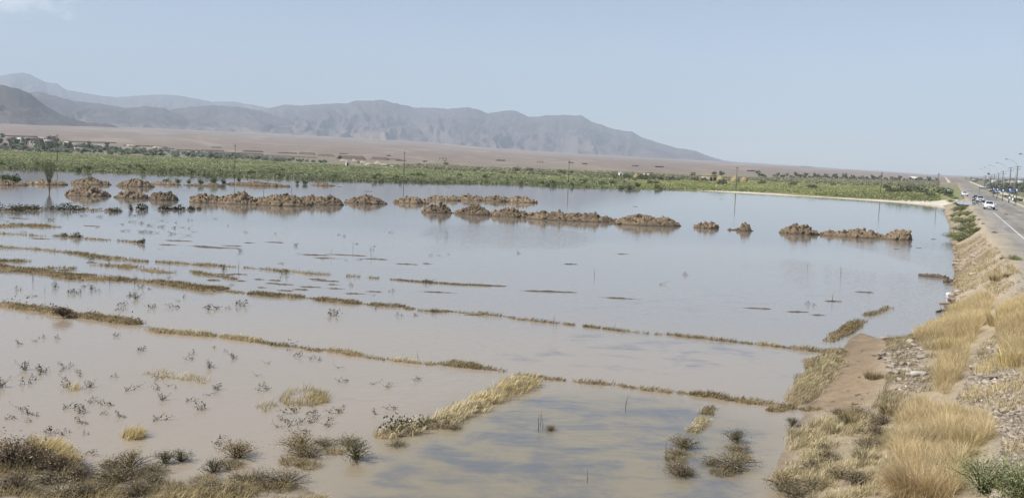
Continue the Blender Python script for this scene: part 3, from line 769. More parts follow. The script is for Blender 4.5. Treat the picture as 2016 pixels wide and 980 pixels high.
def stick_mesh(name):
    mb = MB()
    for k in range(2):
        a = rng.random() * 6.28
        mb.tube([(0, 0, -.1), (.02 * math.cos(a), .02, .3), (.1 * math.cos(a), .1 * math.sin(a), .62 + .2 * k)], [.012, .009, .004], 4, c=(.11, .09, .06), cap=False)
    return mb.build(name, M['leaf'])

def shrub(name, R, H, nst, nl, pal, leaf=.05, jit=.075):
    e = empty(name)
    sb = MB(); lb = MB()
    for k in range(nst):
        az = rng.random() * 6.28; ln = rng.random() ** .7
        tip = np.array([math.cos(az) * R * ln, math.sin(az) * R * ln, H * (1 - .55 * ln ** 2) * (.75 + .35 * rng.random())])
        t = np.linspace(0, 1, 5)[:, None]
        pts = np.array([0, 0, -.05]) + (tip + [0, 0, .05]) * t + np.array([0, 0, .18 * H]) * np.sin(t * 3.14) + .025 * rng.normal(size=(5, 3)) * t
        sb.tube(pts, np.linspace(.013, .004, 5), 4, c=(.10, .08, .055), cap=False)
        n = nl; tt = .3 + .7 * rng.random(n) ** .7
        cen = np.stack([np.interp(tt, t[:, 0], pts[:, j]) for j in range(3)], -1) + jit * rng.normal(size=(n, 3)) * (R / .5)
        cen[:, 2] = np.maximum(cen[:, 2], .01)
        lb.leaves(cen, leaf * (.5 + rng.random(n)), pick(pal, n), aspect=.45)
    sb.build('stems', M['leaf'], e); lb.build('leaves', M['leaf'], e)
    return e

STRAW = np.array([(.62, .50, .25), (.55, .43, .20), (.68, .57, .31), (.44, .34, .17), (.50, .41, .21)])
PALE = np.array([(.62, .53, .33), (.70, .61, .40), (.54, .45, .27), (.42, .36, .21)])
MUDGRASS = np.array([(.38, .30, .155), (.32, .25, .125), (.46, .37, .20), (.20, .155, .085), (.25, .215, .11)])
def tuft(name, R, H, n, pal, lean=.5, w=.012, away=True, mat='straw'):
    mb = MB()
    a = rng.random(n) * 6.28; rr = R * np.sqrt(rng.random(n)) * .6
    base = np.stack([rr * np.cos(a), rr * np.sin(a), np.full(n, -.02)], -1)
    h = H * (.45 + .65 * rng.random(n))
    c = pick(pal, n)
    mb.blades(base, h, w, lean * (.2 + rng.random(n)) * (.4 + rr / R), a + .6 * rng.normal(size=n), .8, c * .8, c)
    return mb.build(name, M[mat])

weeds = [proto(weed_mesh('water_weed', 5, .40, .9)), proto(weed_mesh('water_weed', 3, .34, .7, nleaf=9)), proto(weed_mesh('water_weed', 8, .46, 1.1, nleaf=14)),
         proto(weed_mesh('water_weed', 2, .30, 1.4, nleaf=7)), proto(weed_mesh('water_weed', 4, .26, 2.2, nleaf=12))]
sticks = [proto(stick_mesh('dead_stalk')), proto(stick_mesh('dead_stalk'))]
GREYG = np.array([(.24, .235, .15), (.18, .18, .11), (.30, .27, .18), (.12, .115, .075), (.36, .30, .20), (.27, .215, .14)]) * np.array([1.32, 1.22, 1.15])
brown = [proto(shrub('brown_shrub', .55, .34, 44, 44, np.array([(.26, .20, .135), (.20, .15, .10), (.32, .26, .18), (.15, .12, .085)]), .04)), proto(shrub('brown_shrub', .42, .26, 34, 40, np.array([(.26, .20, .135), (.20, .15, .10), (.32, .26, .18), (.22, .21, .13)]), .04))]
shrubs = [proto(shrub('grey_shrub', .62, .46, 44, 44, GREYG * [1.05, .98, .85], .034)), proto(shrub('grey_shrub', .52, .36, 34, 46, GREYG, .036)), proto(shrub('grey_shrub', .80, .40, 52, 44, GREYG, .036)), proto(shrub('grey_shrub', .44, .46, 26, 40, DG * 1.5, .036))]
tufts = [proto(tuft('straw_tuft', .38, .42, 260, STRAW, .8)), proto(tuft('straw_tuft', .30, .34, 200, PALE, 1.0)), proto(tuft('straw_tuft', .5, .36, 320, MUDGRASS, 1.1))]

# ---- weeds standing in the water: the ones that can be picked out, then the scatter between them
near_w = [(48, 728, 2, 1.0), (60, 748, 1, 1.2), (84, 733, 0, 1.0), (131, 762, 0, .9), (176, 762, 2, .9), (160, 812, 0, 1.1), (132, 803, 4, 1.0), (160, 835, 4, 1.0), (235, 822, 4, 1.0), (320, 787, 2, .85), (372, 789, 4, .8),
          (412, 724, 2, .95), (426, 767, 0, 1.0), (396, 806, 0, 1.0), (310, 826, 4, 1.1), (277, 690, 0, 1.0), (460, 706, 0, .9), (526, 768, 4, 1.1), (520, 760, 1, 1.0), (228, 742, 1, .9), (228, 662, 0, .8), (116, 667, 1, 1.0), (84, 665, 1, 1.1), (36, 678, 4, .9), (70, 672, 3, .9),
          (45, 757, 1, 1.3), (2, 762, 2, 1.0), (40, 806, 3, 1.0), (28, 822, 3, 1.0), (78, 736, 1, 1.1), (410, 778, 3, .9), (680, 752, 4, .9), (760, 762, 4, .9), (826, 748, 4, .9), (734, 756, 3, .9), (666, 725, 3, .9), (530, 716, 3, .8), (640, 838, 4, 1.1), (600, 853, 4, 1.2), (560, 830, 4, .9), (545, 842, 3, 1.0), (668, 812, 4, 1.2), (580, 812, 4, 1.3), (615, 815, 4, 1.1), (740, 815, 1, 1.1), (776, 806, 4, .9), (425, 875, 4, 1.1), (450, 882, 4, 1.0), (180, 893, 4, .9), (140, 893, 0, 1.0), (505, 740, 3, .8)]
for i, (u, v, k, sc) in enumerate(near_w):
    p = P(u, v); weeds[k].put((p[0], p[1], 0), rng.random() * 6.28, (sc * .8, sc * .8, sc * (.5 + .25 * rng.random())), 'small dark leafy weed poking out of the muddy water, lower left of the flood', 'weed', 'weeds standing in the near left water')
mid_w = [(108, 566, 2, 1.0), (35, 572, 1, 1.1), (180, 570, 2, .9), (196, 574, 1, 1.0), (138, 577, 0, .9), (152, 578, 0, .9), (268, 588, 2, .9), (240, 600, 4, 1.0), (299, 606, 0, 1.0), (345, 606, 4, 1.1), (412, 606, 4, 1.0), (428, 609, 4, 1.2), (474, 602, 0, 1.3), (452, 608, 1, .9), (360, 585, 1, .9), (277, 566, 0, .9),
         (655, 622, 0, 1.3), (660, 614, 1, 1.0), (560, 540, 0, 1.5), (180, 512, 0, 1.0), (180, 510, 3, 1.0), (473, 496, 0, .9), (440, 532, 2, .9), (582, 484, 0, .9), (730, 492, 1, 1.1), (542, 460, 1, .9), (482, 458, 1, .9), (676, 465, 1, 1.1), (450, 445, 1, .9), (853, 615, 0, 1.0), (782, 622, 1, 1.0), (738, 608, 1, .9), (773, 574, 1, .9), (840, 556, 4, 1.4), (850, 558, 4, 1.2), (688, 562, 1, 1.0), (850, 503, 1, 1.0), (1020, 499, 4, .8), (255, 582, 4, .9)]
for i, (u, v, k, sc) in enumerate(mid_w):
    q_ = sc * (.82 + .22 * rng.random()); p = P(u, v); weeds[k].put((p[0], p[1], 0), rng.random() * 6.28, (q_ * 1.15, q_ * 1.15, q_ * .8), 'lone dark weed standing in the flat water between the grassy field ridges', 'weed', 'weeds standing between the field ridges')
far_w = [(265, 425, 4), (258, 437, 4), (276, 440, 4), (196, 427, 4), (160, 425, 4), (290, 445, 3), (298, 445, 3), (318, 447, 4), (345, 449, 4), (360, 448, 3), (370, 450, 3), (100, 434, 0), (320, 435, 3), (345, 439, 3), (276, 457, 4), (295, 458, 4), (371, 464, 3), (372, 434, 1), (30, 430, 1), (15, 436, 3), (242, 455, 4), (310, 459, 3), (338, 461, 4), (1795, 485, 1), (1345, 541, 1), (1590, 600, 1), (1300, 560, 3)]
for i, (u, v, k) in enumerate(far_w):
    q_ = 1.1 + .4 * rng.random(); p = P(u, v); weeds[k].put((p[0], p[1], 0), rng.random() * 6.28, (q_ * 1.3, q_ * 1.3, q_ * .62), 'tiny dark weed far out on the pale water, before the mounds', 'weed', 'weeds far out before the mounds')
for i in range(54):
    if i % 5 == 0: cu, cv = rng.random() * 640, 690 + 180 * rng.random() ** .8
    u, v = cu + 26 * rng.normal(), cv + 8 * rng.normal()
    p = P(u, v)
    if sdist(SHORE, p[0], p[1]) < -.4: weeds[[1, 3, 4, 4][rng.integers(4)]].put((p[0], p[1], 0), rng.random() * 6.28, .35 + .55 * rng.random() ** 1.5, 'small dark leafy weed poking out of the muddy water, lower left of the flood', 'weed', 'weeds standing in the near left water')
for i in range(46):
    u, v = rng.random() ** 1.3 * 900, 430 + 200 * rng.random()
    p = P(u, v); weeds[[4, 3, 4][rng.integers(3)]].put((p[0], p[1], 0), rng.random() * 6.28, (.8 + .4 * rng.random(), .9, .3 + .3 * rng.random()), 'lone dark weed standing in the flat water between the grassy field ridges', 'weed', 'weeds standing between the field ridges')
stk = [(88, 578), (65, 555), (136, 556), (265, 560), (216, 562), (470, 532), (333, 530), (880, 466), (877, 464), (652, 505), (695, 492), (1170, 545), (1590, 528), (1655, 540), (1638, 595), (1090, 640), (1095, 646), (1210, 650), (1060, 850), (1068, 845), (1064, 838), (1232, 810), (1156, 950), (482, 384), (519, 384), (574, 382), (1310, 905), (860, 470), (730, 508), (822, 712)]
for i, (u, v) in enumerate(stk):
    p = P(u, v); sticks[i % 2].put((p[0], p[1], 0), rng.random() * 6.28, .38 + .25 * rng.random() + (p[1] > 45) * .3 + (p[1] > 100) * 1.2, 'thin bare dead stalk standing upright in the water', 'stalk', 'dead stalks in the water')

# ================================================================== FIELD RIDGES with matted straw
def bund(px, wid, hgt, label, seed, dens=90, pal=MUDGRASS, blade=.17, gaps=0.0, lump=.5, weedy=0.0, name='field_ridge', cat='field ridge', group='grassy field ridges in the flood', lean_dir=0.25):
    hgt = hgt * .62; wid = wid * .9
    w = P([a for a, b in px], [b for a, b in px])[:, :2]
    seg = np.hypot(*np.diff(w, axis=0).T); cum = np.concatenate([[0], np.cumsum(seg)]); L = cum[-1]
    n = max(int(L / .11), 14); t = np.linspace(0, L, n)
    cx = np.interp(t, cum, w[:, 0]); cy = np.interp(t, cum, w[:, 1])
    tx, ty = np.gradient(cx), np.gradient(cy); tl = np.hypot(tx, ty) + 1e-9; nx, ny = -ty / tl, tx / tl
    wob = .16 * wid * fbm(t / 1.3, t * 0, seed, 3, seed); cx = cx + nx * wob; cy = cy + ny * wob
    endf = sstep(0, min(1.0, L * .2), np.minimum(t, L - t))
    hh = hgt * (.75 + lump * 1.3 * fbm(t / .8, t * 0, seed + 1, 5, seed + 1, .65)) * endf
    if gaps: hh = hh - hgt * 2.2 * gaps * np.maximum(0, fbm(t / 2.2, t * 0, seed + 2, 2, seed + 2) - .02)
    ww = wid * (1.0 + .6 * fbm(t / 1.1, t * 0, seed + 3, 5, seed + 3, .65)) * (.35 + .65 * endf)
    m = 13; sx = np.linspace(-1, 1, m)
    X = cx[:, None] + nx[:, None] * ww[:, None] * .5 * sx; Y = cy[:, None] + ny[:, None] * ww[:, None] * .5 * sx
    Z = hh[:, None] * (1 - np.abs(sx) ** 2.2)[None] + .05 * hgt / .2 * fbm(X / .23, Y / .23, 0, 3, seed + 4) * (1 - sx ** 2) - .03 - .08 * np.abs(sx) ** 4
    o0 = np.array([cx.mean(), cy.mean(), 0.])
    e = empty(name, tuple(o0), 0, label, cat, group)
    mb = MB(); mb.add(np.stack([X, Y, Z], -1).reshape(-1, 3) - o0, grid_faces(n, m)); mb.build('soil', M['mud'], e, smooth=True)
    # matted straw combed by the current
    far = max(1.0, np.hypot(*o0[:2]) / 38.0)
    nb = int(L * dens * (2.2 if dens < 200 else 1.2))
    if nb > 10:
        i = rng.integers(0, n, nb); sj = rng.uniform(-.95, .95, nb)
        z = np.interp(np.abs(sj), [0, 1], [1, .1]) * np.maximum(hh[i], 0)
        ok = hh[i] > .015
        patch = fbm(t / 1.4, t * 0, seed + 9, 3, seed + 9)[i]
        ok &= rng.random(nb) < np.clip(.75 + 1.2 * patch, .12, 1)
        i, sj, z = i[ok], sj[ok], z[ok]; k = len(i)
        base = np.stack([cx[i] + nx[i] * ww[i] * .5 * sj + .03 * rng.normal(size=k), cy[i] + ny[i] * ww[i] * .5 * sj + .03 * rng.normal(size=k), z - .02], -1) - o0
        c = pick(pal, k) * (1 + .25 * patch[ok][:, None])
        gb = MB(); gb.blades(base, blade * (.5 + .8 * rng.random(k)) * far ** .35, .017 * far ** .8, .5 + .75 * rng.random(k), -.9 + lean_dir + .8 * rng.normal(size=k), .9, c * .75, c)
        tag(gb.build('grass', M['straw'], e), kind='stuff')
    if weedy:
        nl = int(L * weedy * 60); i = rng.integers(0, n, nl)
        clump = fbm(t / (.9 * far ** .3), t * 0, seed + 12, 4, seed + 12, .65)[i]; i = i[clump > .05]; k = len(i)
        if k > 5:
            cen = np.stack([cx[i] + nx[i] * ww[i] * .45 * rng.uniform(-1, 1, k), cy[i] + ny[i] * ww[i] * .45 * rng.uniform(-1, 1, k), np.maximum(hh[i], .02) + (.06 + .55 * np.clip(clump[clump > .05], 0, .7)) * far ** .45 * rng.random(k) ** 1.3], -1) - o0
            lb = MB(); lb.leaves(cen, .075 * far ** .9 * (.5 + rng.random(k)), pick(DG * (.75 if far > 2 else 1.1), k)); lb.build('leaves', M['leaf'], e)
    return e

# ridge nearest the camera, left to right
bund([(-320, 563), (-60, 592), (0, 600), (60, 608), (130, 620), (205, 628), (285, 640)], 1.05, .26, 'longest muddy straw ridge, entering at the left edge behind the nearest pool', 1, 150, weedy=.5)
bund([(280, 648), (330, 655), (380, 658), (432, 663)], .75, .17, 'straw ridge with two dark weeds in front of it', 2, 190, pal=PALE)
bund([(428, 662), (470, 667), (515, 673)], .6, .14, 'short straw ridge in the gap right of the two dark weeds', 3, 190, pal=PALE)
bund([(528, 678), (555, 680), (585, 684), (612, 690)], .45, .12, 'broken little straw ridge with dark weeds on it', 4, 150, weedy=.8)
bund([(628, 688), (665, 692), (695, 696), (716, 702)], .75, .17, 'pale yellow straw ridge with bright tufted top', 5, 260, pal=STRAW)
bund([(765, 708), (800, 712), (838, 717)], .5, .12, 'thin straw ridge between the yellow one and the ridge corner', 6, 200, pal=PALE)
bund([(845, 715), (880, 718), (925, 722), (975, 728), (1010, 735)], .6, .12, 'double straw ridge running up to the ridge corner', 7, 170, gaps=.5)
bund([(880, 711), (905, 714), (950, 722)], .35, .10, 'short strand of straw lying behind the double ridge', 8, 170)
bund([(1122, 750), (1150, 753), (1185, 755), (1218, 758)], .5, .14, 'brown straw ridge just right of the ridge corner', 9, 240)
bund([(1248, 764), (1285, 768), (1332, 774)], .48, .13, 'brown straw ridge in the middle of the right hand row', 10, 240)
bund([(1352, 775), (1390, 778), (1425, 784), (1440, 790)], .6, .17, 'hooked brown straw ridge with a rounded right end', 11, 260)
bund([(1440, 790), (1475, 790), (1510, 797), (1560, 803)], .75, .2, 'thick brown straw ridge joining the mud flat', 12, 260)
bund([(1505, 808), (1535, 808), (1560, 800)], .55, .17, 'short straw hump below the junction with the mud flat', 13, 260)
# cross ridge coming towards the camera
bund([(1066, 744), (1035, 752), (1000, 770), (965, 785), (935, 800)], 1.25, .24, 'bright yellow straw ridge slanting down from the ridge corner', 14, 420, pal=np.concatenate([STRAW, PALE]), blade=.3, lean_dir=.9)
bund([(945, 795), (905, 815), (860, 832), (825, 845)], 1.25, .26, 'mixed straw and grey weed ridge in the middle of the slanting row', 15, 330, pal=PALE, blade=.28, weedy=3.0, lean_dir=.9)
bund([(835, 840), (790, 850), (735, 862)], 1.25, .28, 'weedy near end of the slanting ridge, dark with leaves', 16, 220, pal=PALE, blade=.26, weedy=6.0, lean_dir=.9)
# second ridge
bund([(-320, 492), (-60, 520), (0, 528), (70, 535), (140, 545), (190, 548), (250, 553)], 1.9, .24, 'broad straw bank at the left edge, second ridge from the camera', 17, 150)
bund([(235, 551), (300, 555), (360, 562), (410, 572), (445, 566)], 1.5, .26, 'broad straw bank tapering to a point in open water', 18, 190)
bund([(482, 577), (520, 580), (570, 584), (608, 585)], 1.0, .2, 'straw ridge following the tapering bank across a gap', 19, 190)
bund([(616, 588), (650, 592), (690, 596), (716, 598)], 1.0, .2, 'straw ridge with a dark weedy left end', 20, 190, weedy=.5)
bund([(722, 598), (755, 602), (800, 603)], .7, .14, 'low straw ridge trailing off to the right', 21, 140, gaps=.4)
bund([(806, 610), (835, 612), (850, 613), (885, 614), (950, 619), (1000, 623)], .55, .12, 'thin broken straw line beyond the trailing ridge', 22, 150, gaps=.3)
bund([(1003, 626), (1030, 629), (1060, 633), (1110, 637)], .6, .12, 'straw line with a thick middle, out in the clear water', 23, 150, gaps=.3)
bund([(1130, 640), (1180, 646), (1230, 652), (1290, 658)], .4, .1, 'faint straw line between the pools on the right', 24, 150, gaps=.25)
bund([(1303, 658), (1335, 661), (1375, 665), (1410, 669), (1460, 674)], .5, .13, 'straw line left of the pale tuft', 25, 190, gaps=.15)
bund([(1482, 677), (1505, 679), (1532, 682)], .62, .16, 'pale round tuft of straw in the right hand row', 26, 300, pal=PALE)
bund([(1545, 685), (1585, 688), (1630, 692), (1655, 694)], .7, .2, 'straw ridge meeting the tip of the mud flat', 27, 230)
# third ridge
bund([(-320, 455), (-60, 480), (0, 487), (60, 490), (130, 497), (200, 507), (250, 512), (300, 516)], .95, .17, 'long thin straw ridge on the far left, third from the camera', 28, 70)
bund([(295, 515), (350, 519), (440, 524), (470, 527)], .9, .15, 'thin straw ridge continuing in line from the far left', 29, 70)
bund([(470, 526), (540, 532), (600, 538), (660, 542)], .75, .13, 'thin straw ridge in the open middle of the flood', 30, 60)
bund([(672, 543), (710, 545), (755, 549)], .6, .10, 'last low strand of the third straw ridge', 31, 50, gaps=.4)
# low soaked stretches joining the higher ones
for j, (px, lb) in enumerate([([(278, 640), (300, 648), (325, 653)], 'low soaked step where the longest ridge gives way to a straw ridge'), ([(505, 671), (530, 677), (545, 679)], 'low soaked stretch before the broken little ridge'), ([(605, 689), (632, 690), (640, 691)], 'low soaked stretch before the pale yellow straw ridge'), ([(710, 701), (740, 705), (770, 709)], 'low soaked stretch after the pale yellow straw ridge'), ([(832, 716), (850, 716), (862, 717)], 'low soaked stretch before the double ridge'), ([(1005, 735), (1040, 741), (1080, 746), (1125, 750)], 'low soaked stretch through the ridge corner'), ([(1212, 758), (1235, 762), (1255, 765)], 'low soaked stretch right of the ridge corner'), ([(1328, 773), (1345, 775), (1358, 775)], 'low soaked stretch before the hooked ridge'), ([(440, 572), (465, 576), (490, 578)], 'low soaked stretch off the point of the tapering bank'), ([(605, 586), (612, 587), (622, 588)], 'short soaked link before the dark weedy end'), ([(712, 598), (720, 599), (728, 600)], 'short soaked link after the dark weedy ridge'), ([(796, 604), (804, 608), (812, 611)], 'short soaked link before the thin broken line'), ([(995, 622), (1002, 624), (1010, 627)], 'short soaked link in the clear water'), ([(1105, 636), (1120, 639), (1135, 641)], 'soaked link before the faint straw line'), ([(1285, 657), (1297, 658), (1308, 659)], 'soaked link left of the right hand straw line'), ([(1455, 673), (1470, 676), (1486, 677)], 'soaked link before the pale round tuft'), ([(1528, 681), (1540, 684), (1550, 685)], 'soaked link after the pale round tuft'), ([(755, 549), (840, 556), (900, 560), (985, 563)], 'faint last trace of the third straw ridge in open water')]):
    bund(px, .5, .085, lb, 300 + j, 110, blade=.11, lump=.35)
# muddy weed strips further left
bund([(-260, 402), (-40, 418), (30, 415), (80, 412), (160, 413), (245, 417)], 2.6, .16, 'dark weedy mud strip in front of the young tree', 32, 16, gaps=.5, weedy=3.0)
bund([(255, 413), (300, 413), (370, 413), (400, 412)], 1.0, .10, 'thin row of dark weeds continuing the mud strip', 33, 8, gaps=.6, weedy=3.4)
bund([(-260, 436), (-40, 446), (0, 447), (60, 442), (100, 449)], 3.2, .15, 'flat straw covered mud bank at the left, before the mounds', 34, 50)
bund([(-40, 458), (40, 462), (100, 466)], .7, .1, 'thin dark mud line below the flat bank', 35, 20, gaps=.3)
bund([(100, 464), (140, 467), (180, 471), (250, 475), (285, 480)], .9, .14, 'row of dark weeds with straw at its right end', 36, 30, gaps=.4, weedy=3.0)
bund([(-40, 512), (10, 514), (70, 516)], 1.0, .13, 'short straw bar between the second and third ridges, left edge', 37, 90)
bund([(15, 537), (60, 531), (110, 527), (160, 530)], .9, .14, 'curved straw bar just behind the broad bank', 38, 90, gaps=.3)
bund([(160, 520), (220, 522), (285, 530), (345, 540)], 1.8, .14, 'scattered straw and mud bars above the tapering bank', 39, 70, gaps=.8)
bund([(375, 532), (400, 541), (440, 545), (470, 552)], .8, .12, 'little cluster of mud bars above the tip of the tapering bank', 40, 60, gaps=.8)
# cross ridges by the mud flat
bund([(1694, 627), (1680, 640), (1662, 655), (1640, 668), (1625, 674)], .85, .24, 'dark muddy cross ridge pointing at the mud flat', 41, 120)
bund([(1756, 603), (1740, 611), (1715, 618), (1695, 623)], .6, .12, 'thin muddy cross ridge reaching towards the road', 42, 90, gaps=.3)
bund([(1655, 688), (1640, 700), (1612, 712), (1600, 730)], 1.15, .3, 'matted straw bank along the top of the mud flat', 43, 460, pal=np.concatenate([PALE * 1.15, PALE, MUDGRASS]))
bund([(1640, 706), (1620, 730), (1600, 755), (1575, 785), (1562, 800)], 1.15, .34, 'big pale straw bank along the edge of the mud flat', 44, 560, pal=PALE * 1.18, blade=.26)
bund([(1570, 805), (1595, 808), (1625, 810)], .5, .14, 'dark straw ledge at the lower corner of the mud flat', 45, 200)
bund([(1405, 800), (1392, 808), (1385, 818)], .5, .1, 'brown straw tuft at the top of a broken cross ridge', 46, 240)
bund([(1385, 822), (1378, 838), (1358, 852)], .5, .12, 'pale straw tuft lower on the broken cross ridge', 47, 300, pal=PALE)

# thin bars of mud just breaking the surface
def bar_mesh(seed):
    n, m = 40, 9
    t = np.linspace(-1, 1, n); sx = np.linspace(-1, 1, m)
    wv = .5 * np.sqrt(np.clip(1 - t ** 2, 0, 1)) * (.6 + .8 * np.abs(fbm(t * 2, t * 0, seed, 3, seed)))
    X = np.repeat(t[:, None] * .5, m, 1); Y = wv[:, None] * sx * .5 + .12 * fbm(t * 1.3, t * 0, seed + 1, 2, seed)[:, None]
    Z = .055 * (1 - sx ** 2) * (.5 + .9 * fbm(X * 6, Y * 6, seed, 3, seed + 2) + .3) * np.sqrt(np.clip(1 - t ** 2, 0, 1))[:, None] - .012
    mb = MB(); mb.add(np.stack([X, Y, Z], -1).reshape(-1, 3), grid_faces(n, m)); return mb.build('mud_bar', M['darkmud'], smooth=True)
bars = [proto(bar_mesh(s)) for s in (3, 14, 25)]
bl = [(400, 485, 70, 1), (455, 484, 45, 1), (430, 488, 100, .8), (490, 478, 30, .8), (540, 477, 40, .6), (350, 474, 60, .9), (330, 482, 55, .7), (680, 502, 90, .6), (620, 502, 60, .5), (640, 508, 70, .5), (735, 510, 60, .5), (800, 520, 50, .6), (840, 519, 25, .7), (640, 553, 60, .7), (560, 560, 40, .7), (515, 566, 25, .8), (535, 558, 30, .7), (625, 550, 40, .6), (700, 578, 50, 1), (735, 574, 35, 1), (690, 578, 22, 1.4), (660, 568, 45, .7), (590, 570, 35, .8), (610, 565, 50, .6), (655, 560, 30, .7), (560, 572, 36, .8), (470, 540, 40, .8), (475, 553, 26, .8), (440, 540, 45, 1), (420, 552, 30, .8), (510, 550, 30, .7), (540, 552, 28, .7), (840, 553, 28, .8), (860, 575, 90, .4), (960, 562, 80, .4), (1080, 574, 120, .3), (1220, 587, 90, .3), (1490, 607, 60, .5), (1570, 614, 50, .5), (1610, 620, 40, .5), (1700, 575, 40, .4), (1640, 593, 40, .4), (880, 612, 40, .5), (930, 620, 40, .6), (180, 445, 40, .8), (80, 470, 60, .6), (130, 465, 50, .5), (170, 540, 50, .6), (130, 532, 60, .6), (110, 540, 60, .7), (180, 517, 26, .8), (35, 430, 60, .8), (1250, 407, 12, 2), (980, 400, 8, 2), (635, 360, 26, 2.5), (880, 369, 18, 2), (1123, 520, 30, .6), (1225, 500, 30, .4), (725, 377, 20, 2), (668, 368, 12, 2), (1765, 490, 20, .8), (1808, 488, 14, .8), (1838, 471, 14, .8), (1420, 392, 14, 2)]
for i, (u, v, wpx, asp) in enumerate(bl):
    p = P(u, v); L = wpx / F * p[1]
    pr = bars[i % 3]
    pr.put((p[0], p[1], 0), -.04 + .05 * rng.normal(), (L, max(.35, L * .28 * asp), .9 + .4 * rng.random()), ('thin dark mud bar just breaking the water between the field ridges' if v > 470 and u < 1000 else 'small dark mud bar lying alone in the open water'), 'mud bar', 'mud bars breaking the surface')

# ================================================================== NEAR BANK, LEFT
def gp(u, v): return ground_hit(u, v)[0]
def gxy(x, y): return float(ground_z(np.array([x]), np.array([y]))[0])
SH = [(465, 905, 0, 1.15), (592, 893, 0, 1.3), (606, 905, 2, .9), (640, 880, 1, .85), (683, 878, 1, .95), (500, 953, 2, 1.0), (560, 953, 2, 1.0), (420, 935, 3, 1.0), (255, 925, 0, 1.2), (230, 950, 2, 1.1), (305, 935, 1, .9), (325, 918, 3, 1.0), (355, 915, 3, .9), (280, 965, 1, .9), (195, 968, 1, .9), (395, 960, 1, .8), (440, 970, 1, 1.0), (470, 975, 1, 1.0), (700, 910, 3, 1.4), (780, 882, 1, .7), (1345, 885, 0, 1.05), (1330, 898, 1, .8), (1450, 875, 3, 1.2), (1452, 890, 1, .9), (1440, 918, 2, 1.1), (1400, 918, 1, .8), (1330, 925, 1, .7), (1560, 840, 3, .9), (1545, 960, 0, 1.1), (1570, 975, 2, 1.0), (1600, 958, 1, 1.0), (1660, 940, 1, 1.0), (1740, 875, 1, .9), (1755, 860, 3, .8), (1620, 885, 3, .6), (120, 975, 2, 1.0), (890, 850, 1, .7), (1085, 850, 4 % 4, .45)]
for (u, v, k, sc) in SH:
    p = gp(u, v); z = max(p[2], 0)
    lb = ('grey-green leafy shrub on the muddy near shore, lower left' if u < 640 else 'grey-green shrub standing in the shallow water, lower middle' if u < 1000 else 'grey-brown shrub in the shallows beside the straw covered near bank' if u < 1500 else 'grey-green shrub among the flattened straw of the near right bank')
    shrubs[k].put((p[0], p[1], z - .02), rng.random() * 6.28, (sc * .82, sc * .82, sc * .66), lb, 'shrub', 'grey shrubs along the near shore')

for j, (u, v, s_) in enumerate([(150, 942, .9), (95, 950, .9), (215, 930, .7), (300, 952, .8), (265, 975, .8), (420, 962, .7), (30, 965, 1.0), (165, 975, .9), (1340, 938, .8), (1440, 930, .9), (1690, 822, .9), (1660, 838, .8), (1722, 858, .9), (1600, 925, .9), (1630, 905, .7), (1690, 950, 1.0), (1735, 835, .8), (1650, 815, .7), (1705, 880, .7)]):
    p = gp(u, v); lb = 'muddy brown dead shrub on the near shore, lower left' if u < 640 else 'muddy brown dead shrub in the shallows by the near right bank' if u < 1500 else 'muddy brown dead shrub among the flattened straw'
    brown[j % 2].put((p[0], p[1], max(p[2], 0) - .03), rng.random() * 6.28, (s_, s_, s_ * .9), lb, 'shrub', 'brown shrubs along the near shore')
for (u, v, s_) in [(450, 925, .9), (575, 912, .9), (610, 925, .8), (480, 948, 1.0), (540, 962, 1.0), (400, 950, .9), (240, 945, 1.0), (330, 960, 1.0), (290, 938, .8), (200, 955, 1.0), (660, 895, .7), (1330, 912, .8), (1420, 935, .8), (1345, 935, .7), (1460, 905, .7), (360, 972, 1.0), (430, 978, 1.0)]:
    p = gp(u, v); tufts[2].put((p[0], p[1], max(p[2], 0) - .02), rng.random() * 6.28, (s_, s_, s_ * .6), 'muddy brown straw tuft caught between the shrubs of the near shore' if u < 1000 else 'muddy straw tuft under the shrubs in the shallows by the right bank', 'grass tuft', 'muddy tufts along the near shore')
BR = np.array([(.19, .145, .10), (.14, .105, .075), (.25, .195, .13), (.10, .08, .06)])
big = shrub('dead_bush', .85, .55, 120, 18, BR * 1.25, .06)
p = gp(28, 918); big.location = (p[0], p[1], max(p[2], 0) - .03); tag(big, 'big tangled dead brown bush at the lower left edge', 'dead bush')
big2 = shrub('dead_bush', .55, .32, 70, 16, BR * 1.3, .05)
p = gp(118, 925); big2.location = (p[0], p[1], max(p[2], 0) - .03); tag(big2, 'low flattened brown bush right of the big dead bush', 'dead bush')
big3 = shrub('dead_bush', .40, .26, 46, 20, BR * .7, .06)
p = P(124, 626); big3.location = (p[0], p[1], .12); tag(big3, 'small dark dead bush sitting on the longest straw ridge', 'dead bush')

def grass_mass(name, poly, n, h, w, pal, lean, label, az0=0.0, azs=3.0, curl=.5, clump=.6, cs=1.0, zoff=-.03, darkroot=.75, hvar=.6, mat='straw', kind='stuff'):
    q = sample_poly(poly, n * 2)
    f = fbm(q[:, 0] / cs, q[:, 1] / cs, 0, 3, int(n) % 97)
    q = q[rng.random(len(q)) < np.clip(.5 + clump * f * 2.2, .02, 1)][:n]; k = len(q)
    f = fbm(q[:, 0] / cs, q[:, 1] / cs, 0, 3, int(n) % 97)
    z = ground_z(q[:, 0], q[:, 1])
    o0 = np.array([q[:, 0].mean(), q[:, 1].mean(), 0])
    c = pick(pal, k) * (1 + .3 * f[:, None])
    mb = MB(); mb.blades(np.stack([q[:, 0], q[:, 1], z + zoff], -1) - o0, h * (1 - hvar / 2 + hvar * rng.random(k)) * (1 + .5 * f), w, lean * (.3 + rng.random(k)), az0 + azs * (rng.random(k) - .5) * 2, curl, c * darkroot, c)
    o = mb.build(name, M[mat], loc=tuple(o0))
    return tag(o, label, 'grass', kind=kind) if kind else o
